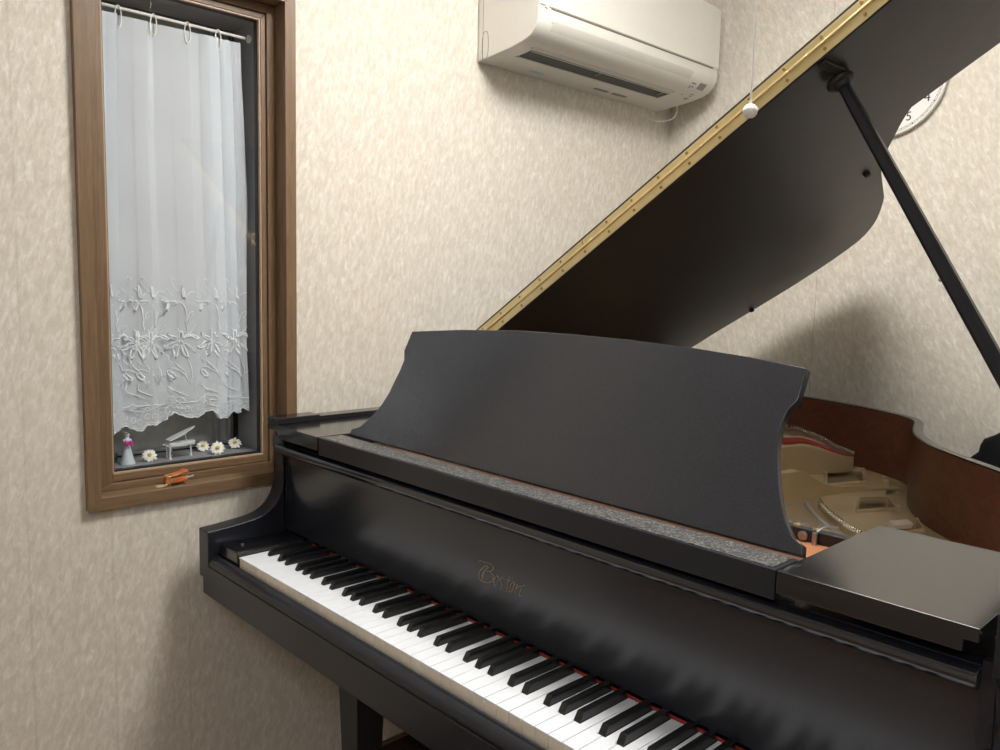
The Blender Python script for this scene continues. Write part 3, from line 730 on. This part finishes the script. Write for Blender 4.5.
# fallboard
fall = [(.1535, .006), (.1565, .018), (.1592, .045), (.1602, .080), (.1590, .120), (.1560, .155), (.1530, .178), (.1530, .1985), (.1750, .1985), (.1780, .190), (.1780, .006)]
b = B(); prof_x(b, fall, XLI + .0008, XRI - .0012); fb = P_('fallboard', b, M['ebony_fall'], bevel=.0006, smooth=50)
lipp = [(.1528, .1972), (.1415, .1970), (.1372, .1955), (.1345, .1925), (.1338, .1875), (.1348, .1830), (.1375, .1788), (.1420, .1765), (.1528, .1755)]
b = B(); prof_x(b, lipp, XLI - .020, 1.2740); P_('fallboard_lip', b, M['ebony_lip'], fb, bevel=.0015, smooth=50)
b = B(); box(b, .0, 1.2275, .1492, .1533, .0006, .0020); P_('felt_strip', b, M['felt'], label='red felt strip behind the keys')
def fy(z):
    for (y0_, z0_), (y1_, z1_) in zip(fall, fall[1:]):
        if z0_ <= z <= z1_ and z1_ > z0_: return y0_ + (y1_ - y0_) * (z - z0_) / (z1_ - z0_)
    return .1585
LOGO = {
'B1': [(.540, .1027), (.5449, .1049), (.5508, .1048), (.5595, .1056), (.5681, .1059), (.5739, .1033), (.5746, .0995), (.5713, .0956), (.5642, .0923), (.5585, .091)],
'B2': [(.5642, .0923), (.5714, .0907), (.5744, .0865), (.5732, .0802), (.5677, .0752), (.5577, .0717), (.5475, .0707), (.5415, .0731), (.5392, .0785), (.5411, .0852), (.5468, .0918), (.5539, .0978), (.5596, .1), (.5625, .0992), (.5584, .095), (.5527, .0894), (.5486, .0812), (.5474, .0737)],
'o': [(.5842, .0903), (.5787, .0858), (.5761, .079), (.5757, .0739), (.5786, .0722), (.5825, .0759), (.5859, .0829), (.5871, .0882), (.5842, .0903), (.5801, .0881)],
's': [(.5982, .0904), (.594, .0905), (.5914, .0864), (.5929, .0819), (.5953, .0777), (.5933, .0721), (.5891, .0705)],
't': [(.6122, .0973), (.6093, .0886), (.6064, .078), (.6058, .0719), (.6085, .0712)], 't2': [(.601, .0892), (.6065, .0898), (.6147, .0898)],
'o2': [(.6201, .0908), (.6154, .0855), (.6119, .0776), (.6115, .0726), (.6142, .0721), (.6185, .0757), (.6217, .0825), (.6234, .0889), (.6201, .0908)],
'n': [(.6295, .0897), (.6271, .0822), (.624, .0734)], 'n2': [(.6264, .0791), (.6323, .0866), (.6383, .0894), (.6385, .0856), (.6354, .0769), (.6355, .0721), (.6381, .0735)],
'n3': [(.6384, .0884), (.6441, .0914), (.6453, .0933)]}
b = B()
for k, l in LOGO.items():
    pth = smooth_path([(x, fy(z) - .0004, z) for x, z in l], 4); n = len(pth)
    ws = [(.00042 + .00042 * abs((pth[min(i + 1, n - 1)] - pth[max(i - 1, 0)]).normalized().z)) * (1.3 if k[0] == 'B' else 1) for i in range(n)]
    ribbon(b, pth, ws, (0, -1, 0), .0002)
P_('maker_lettering', b, M['logo'], fb, smooth=None)

# side blocks either side of the music shelf
FT = .2405
b = B(); prof_y(b, [(XL + .0005, FT), (.0740, FT), (.0740, .2125), (XLI + .002, .2125), (XLI + .002, .2280), (XL + .0005, .2280)], .1330, .4130)
P_('shelf_block', b, M['ebony_top'], bevel=.0012)
b = B(); prof_y(b, [(1.0680, FT), (1.2735, FT), (1.2735, FT - .0145), (1.2600, FT - .0145), (1.2600, FT - .027), (1.0680, FT - .027)], .1330, .4130); P_('shelf_block', b, M['ebony_top'], bevel=.0012)
b = B(); box(b, 1.2740, 1.2870, .150, .40, .12, .205); P_('inner_filler', b, M['ebony'])
b = B(); box(b, 1.075, 1.2735, .200, .445, .1803, .190); P_('block_bed', b, M['ebony'])

b = B(); ball(b, (1.2820, .160, .2270), .0022, 10); P_('hinge_pin', b, M['brass'])
b = B(); box(b, XL, XLI, .1340, .240, FT + .0003, .2555); P_('spine_cap', b, M['ebony_top'], bevel=.002, seg=3)
b = B(); box(b, XL, XLI - .006, .242, 1.30, FT + .0003, .2510); P_('lid_hinge_strip', b, M['ebony_top'], bevel=.001)
# music shelf and desk
b = B(); box(b, .0800, 1.0665, .1330, .1880, .2050, FT); P_('music_shelf', b, [M['ebony'], M['dusty']], bevel=.0012)
sh = bpy.context.scene.collection.objects[-1] if False else None
b = B(); box(b, .0860, 1.0600, .1375, .1850, FT + .0001, FT + .0007); P_('dust_layer', b, M['dusty'])
desk = [(.155, .241), (.155, .197), (.167, .177), (.168, .155), (.165, .133), (.163, .105), (.156, .081), (.147, .060), (.134, .043), (.115, .023), (.101, .017), (.091, .014), (.089, .001), (1.065, .001), (1.062, .015), (1.048, .021), (1.034, .037), (1.022, .057), (1.011, .081), (1.002, .106), (.996, .125), (.993, .145), (.992, .162), (.995, .180), (1.004, .195), (1.004, .241), (.92, .2495), (.821, .2565), (.70, .2615), (.585, .263), (.462, .262), (.301, .254)]
ph = math.radians(27); up = Vector((0, math.sin(ph), math.cos(ph))); bk = Vector((0, math.cos(ph), -math.sin(ph)))
b = B(); prism(b, [Vector((x, .198, FT)) + up * h for x, h in desk], bk * .014); md = P_('music_desk', b, M['ebony_desk'], bevel=.0018, seg=3)
for k in range(14):
    x = .16 + .065 * k + random.uniform(-.02, .02)
    b = B(); box(b, x, x + random.uniform(.012, .05), .191, .200, .2012, .207); P_('rail_bracket', b, M['brass_dark' if k % 2 else 'rubber'])
for x in (.30, .85):
    b = B(); a = Vector((x, .198, FT)) + up * .13 + bk * .014; tube(b, [a, (x, .395, FT + .004)], .006, 8); P_('desk_support', b, M['ebony'], md)
b = B(); box(b, .0755, 1.0670, .1885, .3200, .1950, .2010); P_('action_rail', b, M['brownrail'])

# inside the case
DZ = .094
b = B(); prof_z(b, [(XLI, .16)] + [q for q in inset(outer, .045)[6:-6]] + [(XRI, .16)], .015, .030); P_('soundboard', b, M['brownrail'])
b = B(); box(b, XLI + .002, XRI - .004, .228, .4660, .130, .180); P_('pin_block', b, M['pinblock'], bevel=.001)
b = B(); box(b, .08, XRI - .004, .449, .466, .1805, .1985); rail = P_('stretcher_rail', b, M['ebony'], bevel=.0012)
b = B(); lathe(b, [(.0065, 0), (.0075, .004), (.004, .006), (0, .0062)], (.9475, .449, .189), (0, -1, 0), 16); P_('rail_screw', b, M['copper'], rail)
b = B(); lathe(b, [(.004, 0), (.004, .018)], (.967, .444, .1802), (0, 0, 1), 12); tube(b, [(.967, .449, .199), (.974, .456, .2065), (.990, .470, .2075)], .0016, 6); P_('rail_catch', b, M['chrome'], rail)
b = B()
for x, y in ((.930, .466), (.962, .464)): lathe(b, [(.006, 0), (.0055, .002), (0, .0035)], (x, y - .004, .1985), (0, 0, 1), 12)
P_('rail_button', b, M['brass'], rail)
for k in range(76):
    x = .10 + .0098 * k; y = .25 + .006 * (k % 3) + .004 * random.random()
    if k % 2 == 0:
        b = B(); lathe(b, [(.0032, 0), (.0032, .022), (.0024, .024)], (x, y, .1802), (0, 0, 1), 6); P_('tuning_pin', b, M['brass' if k % 6 else 'pin'])
# iron plate: lower deck with three ports
ins = inset(outer, .0455)
deck = [q for q in ins if q[1] > .50]
lowd = [(deck[0][0], .475)] + deck + [(1.24, .475)]
def ccw(poly):
    a = sum(poly[i][0] * poly[(i + 1) % len(poly)][1] - poly[(i + 1) % len(poly)][0] * poly[i][1] for i in range(len(poly)))
    return poly if a > 0 else poly[::-1]
ports = [[(.582, 1.321), (.649, 1.400), (.717, 1.253), (.669, 1.128)], [(.769, 1.083), (.810, 1.149), (.859, 1.055), (.814, .962)], [(.888, .963), (.918, 1.012), (.957, .933), (.922, .880)]]
def shrink(q, f):
    cx_ = sum(a for a, _ in q) / len(q); cy_ = sum(c for _, c in q) / len(q); return [(cx_ + (a - cx_) * f, cy_ + (c - cy_) * f) for a, c in q]
# plate body
b = B(); prof_z(b, lowd, .060, DZ); pm = P_('iron_plate', b, M['gold'], label='gold painted cast iron plate', bevel=0)
cutters = []
for q in ports:
    bb = B(); prof_z(bb, shrink(q, .86), .045, .125); me = bpy.data.meshes.new('cutter'); bmesh.ops.recalc_face_normals(bb, faces=bb.faces); bb.to_mesh(me); bb.free()
    o = bpy.data.objects.new('cutter', me); C.objects.link(o); o.location = (0, 0, Z0); cutters.append(o)
    md_ = pm.modifiers.new('port', 'BOOLEAN'); md_.object = o; md_.operation = 'DIFFERENCE'; md_.solver = 'EXACT'
bpy.context.view_layer.update()
me = bpy.data.meshes.new_from_object(pm.evaluated_get(bpy.context.evaluated_depsgraph_get())); pm.modifiers.clear(); pm.data = me
for o in cutters: bpy.data.objects.remove(o)
for q in ports:
    b = B(); O = shrink(q, 1.06); I = shrink(q, .86)
    rows = []
    for k in range(5):
        (ox, oy), (ix, iy) = O[k % 4], I[k % 4]
        rows.append([b.verts.new((ox, oy, DZ + .0082)), b.verts.new((ox + (ix - ox) * .3, oy + (iy - oy) * .3, DZ + .014)), b.verts.new((ix + (ox - ix) * .2, iy + (oy - iy) * .2, DZ + .014)), b.verts.new((ix, iy, DZ - .02))])
    for a, c in zip(rows, rows[1:]):
        for k in range(3): face(b, [a[k], c[k], c[k + 1], a[k + 1]])
    bmesh.ops.remove_doubles(b, verts=b.verts, dist=1e-6)
    P_('port_collar', b, M['gold'], pm, bevel=.0015)
up_ = [q for q in inset(outer, .088) if q[1] > .52]
upd = [(up_[0][0], .500)] + up_ + [(1.22, .500)]
b = B(); prof_z(b, upd, DZ - .010, DZ + .008); dk = P_('raised_web', b, M['gold'], pm)
cutters = []
for q in ports:
    bb = B(); prof_z(bb, shrink(q, .86), .045, .125); me = bpy.data.meshes.new('cutter'); bmesh.ops.recalc_face_normals(bb, faces=bb.faces); bb.to_mesh(me); bb.free()
    o = bpy.data.objects.new('cutter', me); C.objects.link(o); o.location = (0, 0, Z0); cutters.append(o)
    md_ = dk.modifiers.new('port', 'BOOLEAN'); md_.object = o; md_.operation = 'DIFFERENCE'; md_.solver = 'EXACT'
bpy.context.view_layer.update()
me = bpy.data.meshes.new_from_object(dk.evaluated_get(bpy.context.evaluated_depsgraph_get())); dk.modifiers.clear(); dk.data = me
for o in cutters: bpy.data.objects.remove(o)
md_ = dk.modifiers.new('edge', 'BEVEL'); md_.width = .004; md_.segments = 3; md_.limit_method = 'ANGLE'; md_.angle_limit = math.radians(50)
bq = [q for q in inset(outer, .068) if q[0] > .55 and .78 < q[1] < 1.5]
for k in (6, 11, 16, 22):
    if k < len(bq):
        b = B(); lathe(b, [(.008, 0), (.0075, .003), (.004, .0045), (0, .0046)], (*bq[k], DZ), (0, 0, 1), 6); P_('plate_bolt', b, M['gold'], pm)
DZ += .008
# curved strut that sweeps up to the left
base = [(.640, .78), (.672, .84), (.695, .90), (.701, .944), (.703, .998), (.710, 1.075), (.740, 1.159), (.785, 1.232), (.800, 1.262)]
tops = [.178, .176, .174, .172, .150, .122, .112, .108, .104]
base = [tuple(q) for q in smooth_path([(x, y, h) for (x, y), h in zip(base, tops)], 5)]
b = B(); rows = []
for i, (x, y, h) in enumerate(base):
    a = Vector(base[max(i - 1, 0)][:2]); c = Vector(base[min(i + 1, len(base) - 1)][:2]); tt = (c - a).normalized(); n = Vector((-tt.y, tt.x)) * .022
    rows.append([b.verts.new((x, y, DZ)), b.verts.new((x, y, h)), b.verts.new((x + n.x, y + n.y, h)), b.verts.new((x + n.x * 1.3, y + n.y * 1.3, DZ))])
for a, c in zip(rows, rows[1:]):
    for k in range(4): face(b, [a[k], a[(k + 1) % 4], c[(k + 1) % 4], c[k]])
face(b, rows[0][::-1]); face(b, rows[-1]); P_('plate_strut', b, M['gold'], pm, bevel=.002)
for x0_, x1_, y1_ in ((.36, .385, 1.30), (.12, .145, 1.40), (.565, .585, 1.05)):
    b = B(); prof_y(b, [(x0_, DZ), (x1_, DZ), (x1_ - .004, .165), (x0_ + .004, .165)], .48, y1_); P_('plate_strut', b, M['gold'], pm, bevel=.003)
# raised bass hitch panel
F = [(.515, 1.03, .180), (.555, 1.143, .178), (.575, 1.200, .179), (.592, 1.238, .172), (.606, 1.270, .160), (.622, 1.305, .148), (.632, 1.325, .143), (.640, 1.346, .141)]
K = [(.30, 1.43, .168), (.398, 1.473, .166), (.435, 1.468, .165), (.494, 1.421, .164), (.538, 1.400, .158), (.583, 1.363, .152), (.618, 1.354, .146), (.641, 1.352, .141)]
b = B(); rows = []
for f, k_ in zip(F, K):
    rows.append([b.verts.new((f[0], f[1], DZ)), b.verts.new(f), b.verts.new(k_), b.verts.new((k_[0], k_[1], DZ))])
for a, c in zip(rows, rows[1:]):
    for k in range(4): face(b, [a[k], a[(k + 1) % 4], c[(k + 1) % 4], c[k]])
face(b, rows[0][::-1]); face(b, rows[-1]); P_('bass_hitch_panel', b, M['gold'], pm, bevel=.0015)
def lerp3(a, c, t_): return tuple(a[i] + (c[i] - a[i]) * t_ for i in range(3))
Fs = smooth_path(F, 8); Ks = smooth_path(K, 8)
b = B(); rows = []
for i, (f, k_) in enumerate(zip(Fs, Ks)):
    if i < 4: continue
    e = min(1, (len(Fs) - 1 - i) / 14); lo = Vector(lerp3(f, k_, .10)); hi = Vector(lerp3(f, k_, .10 + .20 * e + .10))
    rows.append([b.verts.new(lo + V(0, 0, .001)), b.verts.new(lo + V(0, 0, .0035)), b.verts.new(hi + V(0, 0, .0035)), b.verts.new(hi + V(0, 0, .001))])
for a, c in zip(rows, rows[1:]):
    for k in range(4): face(b, [a[k], a[(k + 1) % 4], c[(k + 1) % 4], c[k]])
face(b, rows[0][::-1]); face(b, rows[-1]); P_('hitch_felt', b, M['felt'], label='red felt band under the bass strings')
b = B(); bp = []
for k in range(34):
    f = 6 + (len(Ks) - 9) * k / 33; i = int(f); q = Ks[i].lerp(Ks[min(i + 1, len(Ks) - 1)], f - i); fr = Fs[i].lerp(Fs[min(i + 1, len(Fs) - 1)], f - i)
    q = q.lerp(fr, .06); bp.append(q)
for q in bp: tube(b, [q + V(0, 0, -.001), q + V(.002, .003, .0125)], .0012, 6)
o = P_('hitch_pins', b, M['pin'], pm, smooth=None)
b = B()
for k, q in enumerate(bp):
    e = V(-.06 + .0075 * k, .47, .182); tube(b, [q + V(0, 0, .005), e], .0011, 4)
P_('bass_strings', b, M['copper'], smooth=None)
# treble hitch pins and strings
TP = smooth_path([(.742, .945, .112), (.757, .922, .112), (.800, .867, .112), (.834, .831, .112), (.864, .800, .112), (.905, .772, .112), (.96, .74, .112), (1.03, .69, .112), (1.12, .60, .112)], 6)
b = B(); tp = []
for k in range(60):
    f = (len(TP) - 1) * k / 60; i = int(f); tp.append(TP[i].lerp(TP[min(i + 1, len(TP) - 1)], f - i))
for q in tp: tube(b, [V(q.x, q.y, DZ), V(q.x + .001, q.y + .004, DZ + .020)], .0021, 6)
P_('treble_hitch_pins', b, M['pin'], pm, smooth=None)
b = B()
for q in tp:
    for d in (0,): tube(b, [V(q.x + d, q.y, DZ + .012), V(q.x + d - .004, q.y - .052, DZ + .020), V(q.x - .03 + d, .4665, .1825)], .0002, 4)
P_('treble_strings', b, M['string'], smooth=None)
b = B()
for q in tp[:46]:
    tube(b, [V(q.x - .004 - .003, q.y - .054, DZ + .016), V(q.x - .004 + .003, q.y - .048, DZ + .018)], .0020, 5)
P_('duplex_bars', b, M['string'], pm, smooth=None)
WEDGE = [(.905, .885, .112), (.925, .925, .112), (.945, .900, .112), (.925, .860, .112)]
b = B(); prism(b, WEDGE, (.004, -.002, .011)); P_('wooden_wedge', b, M['keywood'], bevel=.001, label='pale wooden wedge lying in the plate port')
b = B(); prof_z(b, [(.60, .62), (.70, .62), (.745, .90), (.735, .92), (.66, .80)], .1705, .1712) if False else None
b = B()
for k in range(34):
    x = .60 + .0047 * k
    for r_ in range(3): lathe(b, [(.0024, 0), (.0024, .012), (.0015, .013)], (x + .07 + .012 * r_ * 0 + .004 * math.sin(k * 2.1), .70 + .028 * r_ + .010 * math.sin(k), DZ + .0), (0, 0, 1), 5)
P_('agraffe_pins', b, M['pin'], pm, smooth=None)

# lid, its folded front flap and the brass hinge
TH = math.radians(32.7); HX, HZ = XL, .2512; ex = Vector((math.cos(TH), 0, math.sin(TH))); en = Vector((-math.sin(TH), 0, math.cos(TH)))
def LP(s, y, h): return Vector((HX, y, HZ)) + ex * s + en * h
lo = [(.004, 1.10), (.004, 1.30), (.014, 1.39), (.05, 1.445), (.13, 1.475), (.261, 1.488), (.341, 1.491), (.473, 1.506), (.586, 1.515), (.679, 1.514), (.756, 1.507), (.832, 1.486), (.894, 1.434), (.938, 1.374), (.977, 1.309), (.995, 1.270), (1.054, 1.124), (1.086, 1.067), (1.112, 1.030), (1.143, .992), (1.178, .950), (1.216, .914), (1.262, .878), (1.309, .845), (1.362, .808), (1.418, .765), (1.450, .715), (1.465, .65), (1.468, .60)]
lo = [(q.x, q.y) for q in smooth_path([(s, y, 0) for s, y in lo], 4)]
lo = [(.004, .53)] + lo + [(1.468, .53)]
b = B(); prism(b, [LP(s, y, 0) for s, y in lo], en * .0185); lid = P_('lid', b, M['ebony_lid'], bevel=.0015)
b = B(); prism(b, [LP(.004, .530, .0195), LP(1.468, .530, .0195), LP(1.468, .972, .0195), LP(.004, .972, .0195)], en * .0195); P_('front_flap', b, M['ebony_lid'], lid, bevel=.0015, label='front flap of the lid folded back on top')
b = B()
prism(b, [LP(.02, .530, .0022), LP(1.455, .530, .0022), LP(1.455, .530, .0185), LP(.02, .530, .0185)], (0, -.0016, 0))
prism(b, [LP(.02, .530, .0205), LP(1.455, .530, .0205), LP(1.455, .530, .0340), LP(.02, .530, .0340)], (0, -.0016, 0))
for k in range(40): tube(b, [LP(.02 + .0359 * k, .5275, .0195), LP(.02 + .0359 * k + .0350, .5275, .0195)], .0026, 8)
P_('brass_hinge', b, M['brass'], lid, bevel=.0003)
b = B(); s = .052
while s < 1.45:
    for h in (.0095, .0285): 
        q = LP(s + (.004 if h > .02 else 0), .5285, h); lathe(b, [(.0030, 0), (.0026, .0010), (.0012, .0013), (0, .0008)], q, (0, -1, 0), 10)
    s += .0693
P_('hinge_screws', b, M['brass_dark'], lid)
# catch for the prop and rubber buttons
b = B(); prism(b, [LP(1.207, .535, -.0004), LP(1.222, .535, -.0004), LP(1.222, .626, -.0004), LP(1.207, .626, -.0004)], en * -.006); P_('prop_cup_plate', b, M['rubber'], lid, bevel=.002)
b = B(); lathe(b, [(.020, .0), (.0225, .004), (.021, .009), (.014, .011), (.011, .018)], LP(1.204, .611, -.006), -en, 20); P_('prop_cup', b, M['rubber'], lid)
for s_, y_ in ((1.038, 1.085), (.466, 1.490)):
    b = B(); lathe(b, [(.0075, 0), (.0075, .006), (.005, .0085), (0, .009)], LP(s_, y_ - .006, 0), -en, 12); P_('rubber_button', b, M['rubber'], lid)
# prop stick
A = LP(1.205, .612, -.012); Bt = Vector((1.2600, .648, .236)); d = (A - Bt).normalized(); sd = d.cross(Vector((0, 1, 0))).normalized(); up2 = sd.cross(d)
b = B(); rows = []
for f, w in ((0, .0115), (.1, .0118), (.6, .0108), (.93, .0095), (1.0, .0080)):
    c0 = Bt.lerp(A, f); rows.append([b.verts.new(c0 + sd * w * cx_ + up2 * w * cy_) for cx_, cy_ in ((1, .55), (.55, 1), (-.55, 1), (-1, .55), (-1, -.55), (-.55, -1), (.55, -1), (1, -.55))])
for a, c in zip(rows, rows[1:]):
    for k in range(8): face(b, [a[k], a[(k + 1) % 8], c[(k + 1) % 8], c[k]])
face(b, rows[0][::-1]); face(b, rows[-1]); prop = P_('prop_stick', b, M['ebony'], label='black prop stick holding the lid open', smooth=30)
b = B(); q = Bt.lerp(A, .52); ball(b, q - V(.013, .004, 0), .0035, 8); P_('prop_stud', b, M['chrome'], prop)
b = B(); box(b, 1.243, 1.268, .630, .672, .215, .248); P_('prop_pivot', b, M['brass'], prop, bevel=.002)
# short inner stick folded beside? the pivot block rests on the rim
# legs with castors
def leg(cx_, cy_, w=.068):
    b = B(); h = w / 2; prof = [(h, -.1065), (h * .98, -.20), (h * .62, -.62), (h * .60, -.645)]
    rows = [[b.verts.new((cx_ + sx * r_, cy_ + sy_ * r_, z)) for sx, sy_ in ((-1, -1), (1, -1), (1, 1), (-1, 1))] for r_, z in prof]
    for a, c in zip(rows, rows[1:]):
        for k in range(4): face(b, [a[k], a[(k + 1) % 4], c[(k + 1) % 4], c[k]])
    face(b, rows[0][::-1]); face(b, rows[-1]); lg_ = P_('leg', b, M['ebony'], bevel=.002)
    b = B(); lathe(b, [(.018, -.645), (.018, -.665), (.01, -.675)], (cx_, cy_, 0), (0, 0, 1), 16); lathe(b, [(.024, -.011), (.028, -.008), (.028, .008), (.024, .011)], (cx_, cy_, -.730 + .028), (1, 0, 0), 20); P_('castor', b, M['brass'], lg_)
leg(.209, .154, .070); leg(1.16, .20, .070); leg(.20, 1.40, .070)
b = B(); box(b, .12, .30, .08, .24, -.1064, -.1060) if False else None
b = B(); box(b, -.10, .42, 1.34, 1.46, -.105, -.03); box(b, -.10, 1.28, .42, .50, -.105, -.03); box(b, .18, .24, .50, 1.34, -.10, -.03); box(b, .70, .76, .50, 1.10, -.10, -.03); P_('under_brace', b, M['benchwood'], bevel=.002)

# ------------------------------------------------------------------ bench and the chair behind the bentside
t = thing('piano_bench', 'dark brown piano bench pushed under the keyboard', 'bench', (.72, -.06, FZ))
b = B(); box(b, .420, 1.02, -.22, .135, -.262, -.230); obj('bench_top', b, M['benchwood'], t, .004, 3)
b = B(); box(b, .440, 1.00, -.20, .115, -.32, -.2622); obj('bench_frame', b, M['benchwood'], t, .002)
for x in (.455, .955):
    for y in (-.19, .08):
        b = B(); box(b, x, x + .035, y, y + .035, FZ, -.3202); obj('leg', b, M['benchwood'], t, .002)

t = thing('padded_chair', 'dark padded chair back standing behind the bentside of the piano', 'chair', (1.19, 1.40, FZ))
b = B(); w2 = .235; cx_ = 1.185; zt = .268; zb = -.10
pts = []
for sx, sz_, a0 in ((1, 1, 0), (-1, 1, PI / 2)):
    for k in range(7):
        a = a0 + k * PI / 12; pts.append((cx_ + sx * (w2 - .06) + .06 * math.cos(a), zt - .06 + .06 * math.sin(a)))
pts = [(x - (.0 if x > cx_ else .018) + (.012 if x < cx_ and z > zt - .02 else 0), z) for x, z in pts] + [(cx_ - w2 - .075, .15), (cx_ - w2 - .080, .05), (cx_ - w2 - .05, zb), (cx_ + w2 + .012, zb)]
prism(b, [(x, 1.30, z) for x, z in pts], (0, .055, 0)); obj('backrest', b, M['fabric'], t, .016, 4)
b = B(); box(b, cx_ - .21, cx_ + .21, 1.365, 1.62, -.30, -.25); obj('seat', b, M['fabric'], t, .015, 4)
for sx in (-1, 1):
    b = B(); tube(b, smooth_path([(cx_ + sx * .18, 1.36, .0), (cx_ + sx * .18, 1.358, -.28), (cx_ + sx * .19, 1.345, FZ + .001)], 4), .011, 10); obj('leg', b, M['chrome'], t)
    b = B(); tube(b, [(cx_ + sx * .18, 1.60, -.30), (cx_ + sx * .19, 1.625, FZ + .001)], .011, 10); obj('leg', b, M['chrome'], t)

# ------------------------------------------------------------------ world, camera, view
w = bpy.data.worlds.new('night'); bpy.context.scene.world = w; w.use_nodes = True
w.node_tree.nodes['Background'].inputs[0].default_value = (.02, .022, .03, 1); w.node_tree.nodes['Background'].inputs[1].default_value = .3
cam = bpy.data.cameras.new('camera'); co = bpy.data.objects.new('camera', cam); C.objects.link(co)
cam.sensor_width = 36; cam.lens = 806.49 / 1000 * 36; cam.clip_start = .01
co.rotation_mode = 'XYZ'; co.location = (1.48967, -.70158, .55008 + Z0); co.rotation_euler = (1.46226, -.02387, .81614)
sc = bpy.context.scene; sc.camera = co
sc.view_settings.view_transform = 'Standard'; sc.view_settings.look = 'None'; sc.view_settings.gamma = 1; sc.view_settings.use_curve_mapping = False
sc.view_settings.exposure = 0.25
sc.cycles.max_bounces = 10; sc.cycles.transparent_max_bounces = 16
